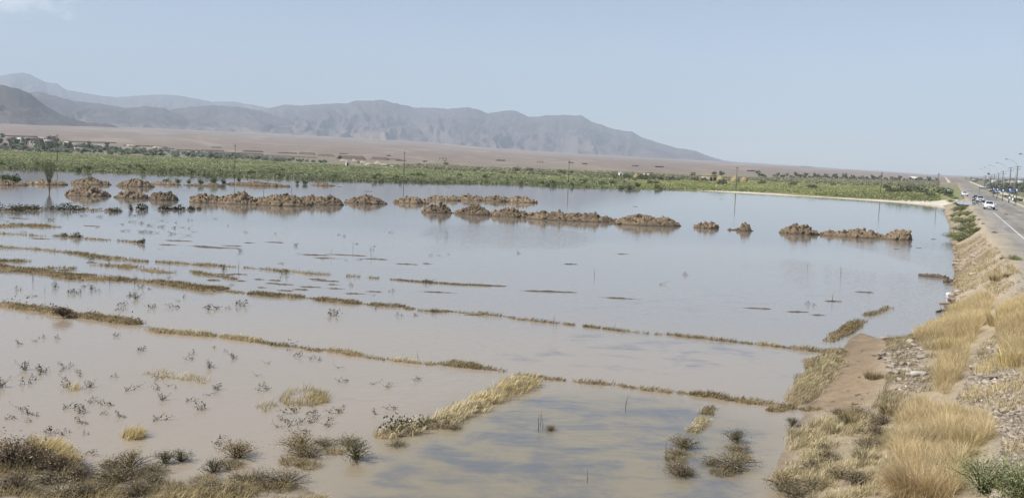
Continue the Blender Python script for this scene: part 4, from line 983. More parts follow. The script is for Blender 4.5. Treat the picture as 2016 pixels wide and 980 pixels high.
YEL = np.array([(.74, .60, .34), (.69, .54, .29), (.80, .67, .42), (.60, .47, .25)])
TALL = np.array([(.72, .58, .34), (.64, .51, .29), (.78, .65, .41), (.54, .42, .24)])
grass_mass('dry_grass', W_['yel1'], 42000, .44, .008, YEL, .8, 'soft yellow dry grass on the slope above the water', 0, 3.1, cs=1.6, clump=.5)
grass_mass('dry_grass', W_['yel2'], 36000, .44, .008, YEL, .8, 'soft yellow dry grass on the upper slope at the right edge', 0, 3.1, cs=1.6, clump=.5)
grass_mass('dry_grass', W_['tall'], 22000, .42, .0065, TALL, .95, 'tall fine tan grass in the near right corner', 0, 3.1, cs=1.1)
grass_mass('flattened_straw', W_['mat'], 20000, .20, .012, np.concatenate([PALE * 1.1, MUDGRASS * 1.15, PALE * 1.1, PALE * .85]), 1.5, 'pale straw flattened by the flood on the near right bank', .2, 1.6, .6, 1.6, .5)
nl = gpoly([(-60, 875), (60, 880), (120, 905), (165, 948), (260, 964), (590, 956), (640, 980), (640, 1030), (-60, 1030)])
grass_mass('flattened_straw', nl, 8000, .22, .012, np.concatenate([MUDGRASS, STRAW, PALE * .9]), 1.1, 'muddy flattened straw on the near left shore', -.3, .9, .8, 1.0, .6)
y3 = gpoly([(50, 872), (110, 892), (150, 925), (140, 945), (90, 925), (55, 895)])
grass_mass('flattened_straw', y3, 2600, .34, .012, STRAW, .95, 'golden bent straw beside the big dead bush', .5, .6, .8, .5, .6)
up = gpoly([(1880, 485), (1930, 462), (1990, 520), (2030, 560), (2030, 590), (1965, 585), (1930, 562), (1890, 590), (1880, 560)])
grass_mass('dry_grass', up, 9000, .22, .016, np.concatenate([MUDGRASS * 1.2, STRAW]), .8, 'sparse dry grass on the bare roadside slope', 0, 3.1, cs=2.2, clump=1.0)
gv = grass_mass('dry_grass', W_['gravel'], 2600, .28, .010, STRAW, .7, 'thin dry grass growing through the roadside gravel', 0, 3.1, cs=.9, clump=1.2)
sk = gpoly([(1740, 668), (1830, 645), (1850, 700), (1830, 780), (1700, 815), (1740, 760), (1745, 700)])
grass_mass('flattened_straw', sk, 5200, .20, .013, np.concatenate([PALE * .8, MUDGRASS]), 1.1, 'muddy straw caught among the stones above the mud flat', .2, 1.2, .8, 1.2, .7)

# straw island and floating straw in the near left pool
def straw_island(px, label, n, pal, h=.26, w=.014):
    poly = P([a for a, b in px], [b for a, b in px])[:, :2]
    q = sample_poly(poly, n); f = fbm(q[:, 0] / .6, q[:, 1] / .6, 0, 3, 5)
    q = q[rng.random(len(q)) < np.clip(.6 + 1.6 * f, .05, 1)]; k = len(q)
    o0 = np.array([q[:, 0].mean(), q[:, 1].mean(), 0]); c = pick(pal, k)
    mb = MB(); mb.blades(np.concatenate([q, np.full((k, 1), -.03)], 1) - o0, h * (.5 + .8 * rng.random(k)), w, .9 * (.4 + rng.random(k)), .2 + .9 * rng.normal(size=k), .9, c * .8, c)
    return tag(mb.build('straw_patch', M['straw'], loc=tuple(o0)), label, 'straw patch', 'patches of straw in the near pool')
straw_island([(545, 790), (565, 770), (610, 765), (645, 778), (655, 790), (610, 800), (570, 800)], 'largest yellow patch of straw rising from the near left pool', 1100, STRAW)
straw_island([(235, 862), (250, 848), (275, 850), (288, 860), (262, 868)], 'small yellow hump of straw near the lower left shore', 500, STRAW, .3)
straw_island([(272, 738), (310, 730), (360, 738), (415, 748), (400, 755), (330, 745)], 'thin pale straw patch in the left of the near pool', 420, PALE)
straw_island([(118, 762), (140, 752), (160, 765), (140, 772)], 'tiny yellow straw patch beside two dark weeds', 260, STRAW)
straw_island([(1540, 860), (1556, 850), (1575, 865), (1570, 885), (1545, 880)], 'round straw clump at the edge of the near right bank', 900, PALE, .34)
straw_island([(500, 800), (530, 790), (545, 800), (520, 812)], 'faint straw patch left of the largest yellow patch', 250, PALE)

# single tussocks and bushes on the right bank
tallp = proto(tuft('tall_tussock', .8, .72, 2600, np.concatenate([TALL, PALE, TALL * .7]), 1.7, .0065))
for (u, v, s_, lb) in [(1780, 945, .62, 'feathery tan tussock left of the reddish one'), (1862, 925, .6, 'feathery tan tussock between the reddish one and the green bush'), (1830, 870, .7, 'feathery tan tussock behind the reddish one'), (1885, 850, .55, 'feathery tan tussock by the edge of the gravel'), (1770, 870, .55, 'feathery tan tussock nearest the flattened straw')]:
    p = gp(u, v); tallp.put((p[0], p[1], p[2] - .02), rng.random() * 6.28, s_, lb, 'grass tussock', 'tall tussocks in the near right corner')
tall = tuft('tall_tussock', .9, .92, 3400, np.concatenate([TALL, TALL * [.95, .84, .76], TALL * .7]), 1.6, .0065)
for i in range(16):
    p_ = sample_poly(W_['tall'], 1)[0]; tallp.put((p_[0], p_[1], gxy(*p_) - .02), rng.random() * 6.28, (.3 + .3 * rng.random(), .3 + .3 * rng.random(), .35 + .35 * rng.random()), 'small wispy tan tussock in the near right corner', 'grass tussock', 'tall tussocks in the near right corner')
p = gp(1815, 975); tall.location = (p[0], p[1], p[2]); tag(tall, 'tall feathery tan tussock at the bottom right, reddish at its base', 'grass tussock')
for j, (u, v, k, sc, lb) in enumerate([(1870, 690, 0, 1.3, 'bright yellow tussock in the middle of the yellow slope'), (1990, 720, 0, 1.5, 'big yellow tussock at the right edge above the gravel'), (1935, 700, 1, .8, 'small greenish yellow tuft alone on the gravel'), (1965, 552, 2, 1.4, 'dark dry tuft on the bare roadside slope'), (1905, 880, 0, 1.2, 'ragged tan tuft beside the green bush'), (1985, 545, 2, .8, 'small dry tuft just above the dark one'), (1700, 905, 1, 1.3, 'pale tuft in the middle of the flattened straw'), (1640, 850, 1, 1.2, 'pale tuft by the little pool in the straw'), (1760, 815, 2, 1.2, 'brown tuft between mud flat and tall grass'), (1680, 830, 2, 1.2, 'brown tuft at the foot of the mud flat'), (1720, 745, 2, .9, 'muddy tuft on the edge of the stony patch'), (1885, 620, 0, 1.6, 'tall yellow tussock at the top of the slope near the water'), (1965, 640, 0, 1.6, 'yellow tussock at the top of the upper slope'), (1845, 650, 0, 1.2, 'yellow tussock nearest the water on the slope')]):
    p = gp(u, v); tufts[k].put((p[0], p[1], p[2]), rng.random() * 6.28, sc, lb, 'grass tuft', 'tufts on the right bank')
GREEN = np.array([(.29, .35, .14), (.35, .39, .18), (.22, .27, .11), (.42, .42, .24)])
gb = shrub('green_bush', .85, .85, 60, 60, GREEN, .042, .13); p = gp(1935, 970); gb.location = (p[0], p[1], p[2]); gb.scale = (.85, .85, .8); tag(gb, 'fresh green bush in the lower right corner', 'bush')
gb2 = shrub('green_bush', .7, .55, 50, 60, GREEN * .8, .042, .13); p = gp(2005, 985); gb2.location = (p[0], p[1], p[2]); tag(gb2, 'dark green bush cut by the bottom right corner', 'bush')
gr_bank = proto(shrub('bank_bush', .9, .75, 46, 40, np.array([(.28, .31, .14), (.23, .26, .12), (.34, .35, .18), (.17, .19, .09)]), .09))
for (u, v, sc, g) in [(1885, 405, 1.7, 0), (1893, 415, 1.8, 0), (1905, 424, 1.7, 0), (1890, 425, 1.7, 0), (1880, 416, 1.3, 0), (1912, 438, 1.6, 0), (1898, 440, 1.8, 0), (1885, 437, 1.4, 0), (1910, 450, 1.5, 0), (1895, 455, 1.6, 0), (1882, 470, 1.5, 1), (1900, 470, 1.5, 1), (1912, 462, 1.3, 1), (1872, 398, 1.6, 0), (1880, 392, 1.5, 0), (1870, 388, 1.4, 0), (1890, 475, 1.2, 1), (1876, 427, 1.2, 0), (1925, 455, .8, 1), (1916, 430, 1.0, 0), (1996, 512, .7, 1)]:
    p = gp(u, v); gr_bank.put((p[0], p[1], max(p[2], 0) - .05), rng.random() * 6.28, (sc, sc * (.8 + .4 * rng.random()), sc * (.45 + .35 * rng.random())), 'green bush on the bank between road edge and water' if not g else 'grey-green bush at the near end of the green roadside bank', 'bush', 'bushes on the road bank')

# ================================================================== STONES
stone_sets = [stone_mesh(s, f) for s, f in ((1, .55), (2, .4), (3, .65), (4, .5), (5, .45))]
stone_p = []
for A, T in stone_sets:
    mb = MB(); mb.add(A * .5, None, T); stone_p.append(proto(mb.build('stone', M['stone'])))
def stones_in(poly, n, s0, s1, label, group):
    q = sample_poly(poly, n)
    for (x, y) in q:
        s = s0 + (s1 - s0) * rng.random() ** 2.5
        stone_p[rng.integers(5)].put((x, y, gxy(x, y) + s * .08), rng.random() * 6.28, (s, s * (.7 + .5 * rng.random()), s * (.6 + .5 * rng.random())), label, 'stone', group)
stones_in(W_['stones'], 70, .16, .50, 'pale flat stone in the stony patch above the mud flat', 'stones above the mud flat')
stones_in(gpoly([(1878, 490), (1930, 478), (1960, 540), (1930, 570), (1885, 600), (1865, 625), (1878, 560)]), 60, .25, .8, 'pale stone on the bare bank beside the far water', 'stones on the bare bank')
stones_in(W_['gravel'], 130, .10, .42, 'pale angular stone lying in the roadside gravel', 'stones in the gravel')
stones_in(gpoly([(1800, 670), (1880, 600), (1870, 580), (1790, 655)]), 14, .2, .5, 'stone at the water line below the yellow grass', 'stones at the water line')
for (u, v, s, lb) in [(1745, 668, .6, 'long white stone at the tip of the stony patch'), (1960, 745, .62, 'largest pale slab lying in the roadside gravel'), (1668, 720, .22, 'white block on the mud flat beside the straw bank'), (1669, 769, .16, 'small white stone alone on the bare mud flat')]:
    p = gp(u, v); stone_p[1].put((p[0], p[1], p[2] + s * .12), .3, (s, s * .5, s * .5), lb, 'stone', 'stones that stand out')
# gravel between the stones
def gravel(poly, n, s0, s1, label, flat=.5):
    q = sample_poly(poly, n); z = ground_z(q[:, 0], q[:, 1]); s = s0 + (s1 - s0) * rng.random(n) ** 3
    O = np.array([(1, 0, 0), (0, 1, 0), (-1, 0, 0), (0, -1, 0), (.3, .2, 1), (-.2, -.1, -1)])
    T = np.array([(0, 1, 4), (1, 2, 4), (2, 3, 4), (3, 0, 4), (1, 0, 5), (2, 1, 5), (3, 2, 5), (0, 3, 5)])
    V = O[None] * (1 + .5 * rng.normal(size=(n, 6, 1)) * .5) + .18 * rng.normal(size=(n, 6, 3))
    a = rng.random(n) * 6.28; ca, sa = np.cos(a), np.sin(a)
    V = V * (s[:, None] * np.stack([np.ones(n), .55 + .4 * rng.random(n), flat * (.6 + .6 * rng.random(n))], -1))[:, None]
    V = np.stack([V[..., 0] * ca[:, None] - V[..., 1] * sa[:, None], V[..., 0] * sa[:, None] + V[..., 1] * ca[:, None], V[..., 2]], -1)
    o0 = np.array([q[:, 0].mean(), q[:, 1].mean(), 0])
    V = V + np.concatenate([q, (z + s * .1)[:, None]], 1)[:, None] - o0
    c = np.array([.31, .265, .215]) * (1 + .3 * rng.normal(size=(n, 1))).clip(.45, 1.7) * np.where(rng.random((n, 1)) < .06, 1.5, 1) * np.array([1, 1, 1])
    mb = MB(); mb.add(V.reshape(-1, 3), None, (np.arange(n)[:, None, None] * 6 + T[None]).reshape(-1, 3), np.repeat(c, 6, 0))
    return tag(mb.build('gravel', M['gravel'], loc=tuple(o0)), label, 'gravel', kind='stuff')
gravel(W_['gravel'], 15000, .014, .12, 'loose grey gravel spilling down the roadside slope')
gravel(W_['stones'], 1500, .015, .10, 'small stones and clods above the mud flat')
gravel(up, 1500, .025, .12, 'small stones strewn over the bare roadside slope')
gravel(gpoly([(1600, 800), (1660, 695), (1740, 680), (1735, 770), (1690, 812)]), 140, .01, .05, 'crumbs of earth scattered on the mud flat', .35)

# ragged clods and flood drift along the foot of the bank
A_, T_ = stone_sets[3]; clod_p = []
for s_ in (2, 9, 15):
    mb = MB()
    for _ in range(5):
        mb.add(A_ * (.18 + .22 * rng.random()) * np.array([1.3, .9, .8]) + rng.normal(size=3) * np.array([.28, .2, .04]), None, T_)
    clod_p.append(proto(mb.build('drift_clod', M['mud'])))
for i, v in enumerate(np.linspace(482, 668, 30)):
    u = np.interp(v, [470, 510, 545, 580, 610, 641, 662], [1872, 1881, 1878, 1872, 1862, 1835, 1795]) + 3 + 9 * rng.random()
    p = gp(u, v); k_ = .25 + .4 * rng.random() ** 2
    clod_p[i % 3].put((p[0], p[1], max(p[2], 0) + .02), rng.random() * 6.28, (k_ * 1.3, k_, k_ * .7), 'dark muddy drift clod at the foot of the bank beside the water', 'clod', 'drift clods along the foot of the bank')
for i, (u, v) in enumerate([(1700, 690), (1725, 700), (1690, 742), (1672, 800), (1690, 778), (1640, 790), (1683, 795), (1655, 735), (1712, 735), (1700, 762)]):
    p = gp(u, v); k_ = .10 + .12 * rng.random(); clod_p[i % 3].put((p[0], p[1], p[2] + .005), rng.random() * 6.28, k_, 'dark crumb of earth lying on the smooth mud flat', 'clod', 'crumbs on the mud flat')
# ================================================================== DRIFT AND LITTER
def log(px0, px1, z, r, label, seed):
    a, b = P(*px0, z), P(*px1, z); k = 14; t = np.linspace(0, 1, k)[:, None]
    c = (a + b) / 2
    pts = a + (b - a) * t - c; pts += .12 * np.stack([vnoise(t[:, 0] * 4, t[:, 0] * 0, i, seed) for i in range(3)], -1) * np.array([1, 1, .5])
    e = empty('driftwood_log', tuple(c), 0, label, 'driftwood')
    mb = MB(); mb.tube(pts, r * (.55 + .45 * np.sin(np.linspace(.3, 2.8, k))) * (1 + .2 * rng.normal(size=k)), 8); mb.build('trunk', M['driftwood'], e)
    for j in (4, 7, 9):
        mb = MB(); mb.tube([pts[j], pts[j] + np.array([.25 * rng.normal(), .2 * rng.normal(), .22])], [r * .4, r * .12], 5); mb.build('branch', M['driftwood'], e)
log((1812, 541), (1869, 547), .06, .16, 'long brown driftwood log floating beside the bank', 1)
log((1858, 553), (1882, 556), .08, .12, 'short dark driftwood piece at the water line below the log', 2)
log((1722, 706), (1737, 706), gp(1730, 706)[2] + .03, .05, 'short dark stick lying on the mud flat', 3)
log((1870, 590), (1890, 600), gp(1882, 596)[2] + .05, .10, 'dark tangled drift branch on the bank above the yellow grass', 4)
log((1846, 613), (1872, 609), .05, .07, 'thin drift stick at the water line', 5)
e = empty('plastic_canister', tuple(P(1869, 578, .1)), .4, 'small white plastic canister washed up at the water line', 'canister')
mb = MB(); mb.tube([(-.18, 0, -.02), (-.17, 0, -.02), (.13, 0, -.02), (.16, 0, -.02)], [.06, .10, .10, .06], 12); mb.build('body', M['white'], e)
mb = MB(); mb.tube([(.16, 0, 0), (.21, 0, 0)], .035, 8); mb.build('cap', M['black'], e)
p = gp(1812, 739); e = empty('cut_log', (p[0], p[1], p[2] + .06), .15, 'short pale peeled log lying at the foot of the yellow grass', 'log')
mb = MB(); mb.tube([(-.32, 0, 0), (-.1, .01, .01), (.1, 0, 0), (.32, .01, 0)], [.075, .08, .075, .07], 10); mb.build('trunk', M['kerb'], e)
for (u, v, lb, s) in [(1981, 423, 'dark dead bird shaped clod in the middle of the road', .5), (1928, 433, 'dark clod on the road edge beside the green bank', .45), (1936, 441, 'flat dark clod on the road shoulder', .4), (1958, 459, 'dark clod with a dry sprig on the road shoulder', .5), (1974, 510, 'dark flat rubber scrap on the bare slope', .35), (1998, 405, 'dark clod in front of the far kerb', .6)]:
    p = gp(u, v); A, T = stone_sets[2]
    mb = MB(); mb.add(A * np.array([s * .6, s * .5, s * .35]) * (1 + .35 * vnoise(A[:, 0] * 3, A[:, 1] * 3, A[:, 2] * 3, 5)[:, None]), None, T)
    tag(mb.build('earth_clod', M['darkmud'], loc=(p[0], p[1], p[2] + s * .12)), lb.replace('dark dead bird shaped clod', 'ragged dark clod with spikes'), 'clod', 'clods on and beside the road')

# ================================================================== FAR SHORE
CROP = np.array([(.215, .265, .125), (.185, .235, .105), (.25, .29, .145), (.165, .20, .10), (.28, .295, .165)]) * np.array([1.08, .99, 1.08])
def crop_field(px, n, size, h, pal, label, seed, near_bias=1.0):
    poly = gpoly(px); q = sample_poly(poly, n * 2)
    r = np.hypot(q[:, 0], q[:, 1]); rmin = r.min()
    f = fbm(q[:, 0] / 16, q[:, 1] / 26, 0, 4, seed); f2 = fbm(q[:, 0] / 5, q[:, 1] / 8, 0, 3, seed + 4)
    q = q[(rng.random(len(q)) < np.clip(.7 + .8 * f, .1, 1) * (rmin / r) ** near_bias)]; q = q[:n]; k = len(q)
    f = fbm(q[:, 0] / 16, q[:, 1] / 26, 0, 4, seed); f2 = fbm(q[:, 0] / 5, q[:, 1] / 8, 0, 3, seed + 4)
    z = np.maximum(ground_z(q[:, 0], q[:, 1]), 0)
    o0 = np.array([q[:, 0].mean(), q[:, 1].mean(), 0])
    m = 4; sz = size * (.6 + .8 * rng.random(k))
    cen = np.repeat(np.concatenate([q, z[:, None]], 1) - o0, m, 0) + rng.normal(size=(k * m, 3)) * np.array([.45, .45, 0]) * size
    hh = np.repeat(h * (.6 + .5 * rng.random(k)) * (1 + .45 * f2), m)
    cen[:, 2] += hh * rng.random(k * m)
    dark = sstep(.1, .5, f2)[:, None]
    c = pick(pal, k) * (1 + .25 * f[:, None]) * (1 - .30 * dark) ; c = np.repeat(c, m, 0) * (1 + .12 * rng.normal(size=(k * m, 1))).clip(.5, 1.5)
    rel_ = np.repeat((np.hypot(q[:, 0], q[:, 1]) - rmin) / (r.max() - rmin), m)[:, None]
    c = c * np.where(rel_ < .12, .80, 1.0) * (1 + .28 * sstep(.15, .4, rel_) * np.array([1.1, 1.0, .9]))     # darker weedy margin, then paler farther off
    mb = MB(); mb.leaves(cen, np.repeat(sz, m), c, aspect=.7)
    return tag(mb.build('crop', M['leaf'], loc=tuple(o0)), label, 'crop', kind='stuff')
crop_field([(-200, 322), (0, 333), (150, 338), (300, 343), (500, 351), (640, 356), (640, 324), (500, 317), (300, 309), (0, 297), (-200, 290)], 46000, .44, .70, CROP, 'tall bright green crop beyond the flood on the left', 5, .8)
crop_field([(640, 356), (800, 360), (1000, 364), (1240, 372), (1240, 356), (1000, 343), (850, 335), (640, 324)], 30000, .40, .58, CROP, 'green crop beyond the flood in the middle', 6, .8)
crop_field([(1240, 372), (1380, 375), (1560, 381), (1700, 391), (1850, 398), (1852, 372), (1700, 367), (1480, 358), (1240, 356)], 24000, .36, .33, np.array([(.27, .285, .13), (.24, .26, .11), (.31, .305, .15), (.21, .23, .10)]), 'short yellow-green grass beyond the beach on the right', 7, .8)
crop_field([(700, 324), (850, 334), (1000, 343), (1240, 355), (1480, 357), (1700, 366), (1850, 371), (1850, 356), (1700, 352), (1450, 349), (1200, 338), (1000, 331), (850, 323)], 9000, .7, .5, np.array([(.21, .21, .125), (.26, .245, .15), (.17, .175, .095), (.29, .27, .17)]), 'sparse olive scrub and grass behind the green fields', 8, .3)

def far_bush(name, R, H, n, pal, leaf):
    a = rng.normal(size=(n, 3)); a /= np.linalg.norm(a, axis=1)[:, None]; rr = rng.random(n) ** .4
    cen = a * rr[:, None] * np.array([R, R, H * .55]) ; cen[:, 2] = np.abs(cen[:, 2] + H * .45)
    lob = fbm(a[:, 0] * 1.6, a[:, 1] * 1.6, a[:, 2] * 1.6 + n, 2, n); cen *= (1 + .55 * lob)[:, None]
    mb = MB(); mb.leaves(cen, leaf * (.6 + .8 * rng.random(n)), pick(pal, n) * (1 + .5 * lob)[:, None], aspect=.7)
    for k in range(4):
        az = rng.random() * 6.28; mb.tube([(0, 0, -.1), (math.cos(az) * R * .4, math.sin(az) * R * .4, H * .6)], [.05, .02], 4, c=(.1, .08, .06), cap=False)
    return mb.build(name, M['leaf'])
DKG = np.array([(.065, .095, .035), (.09, .12, .045), (.05, .075, .03), (.11, .14, .055)]) * 1.4
OLV = np.array([(.12, .125, .075), (.09, .098, .058), (.15, .15, .095), (.07, .075, .048)]) * 1.5
fb = [proto(far_bush('bush', .9, 1.2, 260, DKG, .3)), proto(far_bush('bush', 1.2, 1.1, 300, DKG, .32)), proto(far_bush('bush', .7, 1.4, 220, DKG, .28))]
ob = [proto(far_bush('scrub_bush', 1.5, 1.6, 300, OLV, .4)), proto(far_bush('scrub_bush', 2.0, 1.7, 340, OLV, .45)), proto(far_bush('scrub_bush', 1.2, 1.3, 240, OLV, .36))]
# dark bushes dotted along the water's edge and in the crop
for i in range(70):
    u = rng.random() * 1300; vs = np.interp(u, [0, 500, 1000, 1300], [331, 348, 362, 372]); v = vs - 12 * rng.random() ** 1.7 + 1
    p = gp(u, v); fb[i % 3].put((p[0], p[1], max(p[2], 0)), rng.random() * 6.28, .6 + .6 * rng.random(), 'dark green bush at the edge of the crop, beyond the flood' if u < 640 else 'dark bush on the far waterline in the middle of the photo', 'bush', 'dark bushes along the far waterline')
for (u, v, s) in [(30, 357, 1.3), (10, 358, 1.2), (372, 362, .8), (395, 364, 1.1), (420, 363, 1.4), (440, 363, 1.1), (330, 361, 1.0), (350, 361, .9), (585, 362, .8), (600, 363, .9), (470, 358, .8), (-15, 356, 1.2)]:
    p = P(u, v); fb[int(s * 10) % 3].put((p[0], p[1], .05), rng.random() * 6.28, s * .75, 'green shrub on the low earth ridge behind the mounds', 'bush', 'shrubs on the low earth ridges')
for i in range(30):
    u = 380 + rng.random() * 500; v = np.interp(u, [300, 500, 800, 1000], [341, 348, 355, 362]) + rng.random() * 9
    p = P(u, v); weeds[[0, 2, 4][i % 3]].put((p[0], p[1], 0), rng.random() * 6.28, 1.6 + 1.2 * rng.random(), 'flooded weed standing in front of the green crop', 'weed', 'weeds flooded at the far shore')
for (u, v, s, k) in [(1017, 337, 2.0, 0), (1042, 337, 1.7, 1), (990, 344, 1.4, 2), (942, 333, 1.2, 2), (1105, 341, 1.5, 1), (1125, 341, 1.3, 0), (1068, 345, 1.2, 2), (835, 319, 1.2, 2), (876, 318, 1.0, 2), (878, 324, 1.4, 1), (825, 325, 1.0, 0), (800, 333, 1.0, 2), (785, 332, 1.0, 2), (1210, 349, 1.5, 1), (1235, 351, 1.6, 1), (1265, 353, 1.8, 1), (1285, 353, 1.6, 1), (1300, 354, 1.5, 0), (1320, 355, 1.5, 1), (1335, 355, 1.3, 2), (1370, 357, 1.6, 0), (1385, 357, 1.3, 1), (1420, 363, 1.5, 1), (1500, 362, 1.2, 1), (1560, 365, 1.3, 1), (1600, 371, 1.2, 1), (1640, 366, 1.2, 2), (1745, 372, 1.6, 0), (1780, 379, 1.8, 1), (1800, 377, 1.7, 0), (1815, 380, 1.6, 1), (1830, 386, 1.5, 2), (1240, 373, 1.0, 1), (1222, 372, .9, 2), (1300, 373, .8, 2), (1850, 381, 1.6, 1), (1862, 378, 1.4, 0), (1866, 385, 1.4, 0), (1790, 370, 1.3, 2), (1755, 379, 1.4, 1)]:
    p = gp(u, v); ob[k].put((p[0], p[1], max(p[2], 0) - .05), rng.random() * 6.28, s * .85, 'olive scrub bush on the grassland beyond the water', 'bush', 'scrub bushes on the far grassland')

# ---- the young tree in the water
def young_tree():
    p = P(97, 374); e = empty('young_tree', (p[0], p[1], 0), 0, 'young vase shaped tree standing alone in the flood, green at the top', 'tree')
    H = CAMZ + p[1] * (ray(97, 317)[2] / ray(97, 317)[1])
    tb = MB(); cb = MB(); bb = MB()
    tb.tube([(0, 0, -.3), (.03, 0, .6), (-.05, 0, 1.0)], [.11, .09, .06], 8); tb.build('trunk', M['bark'], e, smooth=True)
    for k in range(21):
        az = k * 2.4; sp = .2 + .8 * rng.random(); top = np.array([math.cos(az) * 1.75 * sp, math.sin(az) * 1.4 * sp, H * (1.06 - .40 * sp * rng.random())])
        s0 = np.array([-.03, 0, .5 + .5 * rng.random()]); t = np.linspace(0, 1, 7)[:, None]
        mid_ = s0 + (top - s0) * t; mid_[:, :2] *= 1 - .25 * np.sin(t * 3.14); mid_ += .04 * rng.normal(size=(7, 3)) * t
        bb.tube(mid_, np.linspace(.04, .010, 7), 5)
        n = 48; tt = .38 + .62 * rng.random(n) ** .8
        cen = np.stack([np.interp(tt, t[:, 0], mid_[:, j]) for j in range(3)], -1) + .10 * rng.normal(size=(n, 3))
        cb.leaves(cen, .20 * (.6 + .7 * rng.random(n)), pick(np.array([(.17, .20, .10), (.13, .16, .08), (.21, .235, .12)]), n), aspect=.4)
    bb.build('branches', M['bark'], e); cb.build('crown', M['leaf'], e)
young_tree()

# ---- trees
def tree(name, H, R, pal, n, leaf, trunk_h=.25, conical=0.0):
    e = empty(name)
    tb = MB(); tb.tube([(0, 0, -.3), (.05 * H * .3, 0, H * .3), (0, .02 * H, H * .62)], [.035 * H, .025 * H, .012 * H], 6)
    for k in range(5):
        a = k * 1.3; z0 = H * (.25 + .06 * k); tb.tube([(0, 0, z0), (math.cos(a) * R * .55, math.sin(a) * R * .55, z0 + H * .25)], [.015 * H, .006 * H], 4)
    tb.build('trunk', M['bark'], e)
    cb = MB(); nb = 11
    for k in range(nb):
        a = rng.random() * 6.28; rr = R * .62 * math.sqrt(rng.random()); zz = H * (trunk_h + .16 + (.9 - trunk_h - .2) * rng.random())
        shrink = 1 - conical * (zz / H) - .35 * (rr / R); br = R * (.30 + .22 * rng.random()) * max(shrink, .3)
        c0 = np.array([math.cos(a) * rr * (1 - conical * zz / H), math.sin(a) * rr * (1 - conical * zz / H), zz]); m = n // nb
        d = rng.normal(size=(m, 3)); d /= np.linalg.norm(d, axis=1)[:, None]
        cen = c0 + d * (br * rng.random(m) ** .45)[:, None] * np.array([1, 1, .85])
        tone = 1 + .35 * rng.normal()
        cb.leaves(cen, leaf * (.6 + .8 * rng.random(m)), pick(pal, m) * np.clip(tone, .55, 1.5), aspect=.65)
    cb.build('crown', M['leaf'], e)
    return e
TAM = np.array([(.085, .10, .065), (.065, .08, .05), (.11, .12, .08), (.05, .06, .042)]) * np.array([2.9, 2.8, 3.1])
trees = [proto(tree('tree', 6.0, 3.0, TAM, 520, .75)), proto(tree('tree', 5.0, 3.2, TAM, 480, .75, .15)), proto(tree('tree', 7.5, 2.8, TAM, 520, .7)), proto(tree('tree', 4.0, 2.8, TAM * 1.15, 420, .7, .05))]
tam = [proto(far_bush('tamarisk_bush', 2.6, 3.0, 420, TAM, .6)), proto(far_bush('tamarisk_bush', 3.2, 2.4, 460, TAM * 1.1, .6))]
tl = []
for i in range(190):       # tamarisk belt along the back of the crop, thinning to the right
    u = -60 + 720 * rng.random() ** 1.1
    dp = np.interp(u, [0, 110, 300, 420, 520, 650], [11, 11, 12, 9, 6, 2])
    v = np.interp(u, [0, 200, 420, 650], [297, 304.5, 313, 322.5]) - dp * rng.random()
    tl.append((u, v, [0, 1, 3, 3, 1][rng.integers(5)] if u < 160 else [1, 3, 3][rng.integers(3)], np.interp(u, [0, 200, 420, 650], [.85, .78, .70, .5]) * (.7 + .5 * rng.random()), 0))
for i in range(36):        # among the houses
    u = -20 + 235 * rng.random(); v = np.interp(u, [0, 200], [283, 292]) + 8 * rng.random()
    tl.append((u, v, rng.integers(4), .7 + .4 * rng.random(), 1))
for (u, v, k, s) in [(5, 276, 2, 1.0), (48, 286, 0, 1.1), (72, 283, 1, 1.1), (100, 283, 0, 1.3), (108, 280, 2, .9), (122, 290, 0, 1.0), (30, 290, 0, 1.1), (18, 290, 2, .9), (178, 298, 0, 1.0), (165, 293, 1, .9)]: tl.append((u, v, k, s, 1))
for i in range(130):       # low tamarisk filling in below the trees
    u = -40 + 640 * rng.random(); dp = np.interp(u, [0, 110, 300, 420, 520, 650], [8, 10, 12, 9, 6, 2]); v = np.interp(u, [0, 200, 420, 650], [297, 304.5, 313, 322.5]) - dp * rng.random()
    p = gp(u, v); tam[i % 2].put((p[0], p[1], p[2] - .1), rng.random() * 6.28, .6 + .4 * rng.random(), 'low grey-green tamarisk bush at the back of the green crop', 'bush', 'tamarisk bushes behind the crop')
for (u, v, k, s, g) in tl:
    p = gp(u, v); trees[k].put((p[0], p[1], p[2] - .1), rng.random() * 6.28, s, 'grey-green tree in the belt along the back of the green crop' if g == 0 else 'grey-green tree between the village houses', 'tree', 'trees behind the crop' if g == 0 else 'trees in the village')
for (u, v, k, s, lb) in [(1405, 346.5, 1, .9, 'left one of two round trees on the edge of the plain'), (1421, 346.5, 3, 1.15, 'right, wider one of two round trees on the edge of the plain'), (668, 313, 3, .8, 'dark tree at the left end of the rubble walls'), (705, 322, 3, .6, 'bush like tree beside the white hut')]:
    p = gp(u, v); trees[k].put((p[0], p[1], p[2] - .1), rng.random() * 6.28, s, lb, 'tree')
for i in range(58):        # planted belt on the right horizon
    u = 1492 + 358 * (i + .6 * rng.random()) / 58; v = np.interp(u, [1490, 1600, 1850], [349.2, 351.0, 357.6])
    if 1512 < u < 1518: continue
    p = gp(u, v); trees[[0, 1, 3][i % 3]].put((p[0], p[1], p[2] - .1), rng.random() * 6.28, .75 * (.75 + .55 * rng.random()), 'small dark tree in the long planted belt below the right horizon', 'tree', 'trees in the belt on the right horizon')
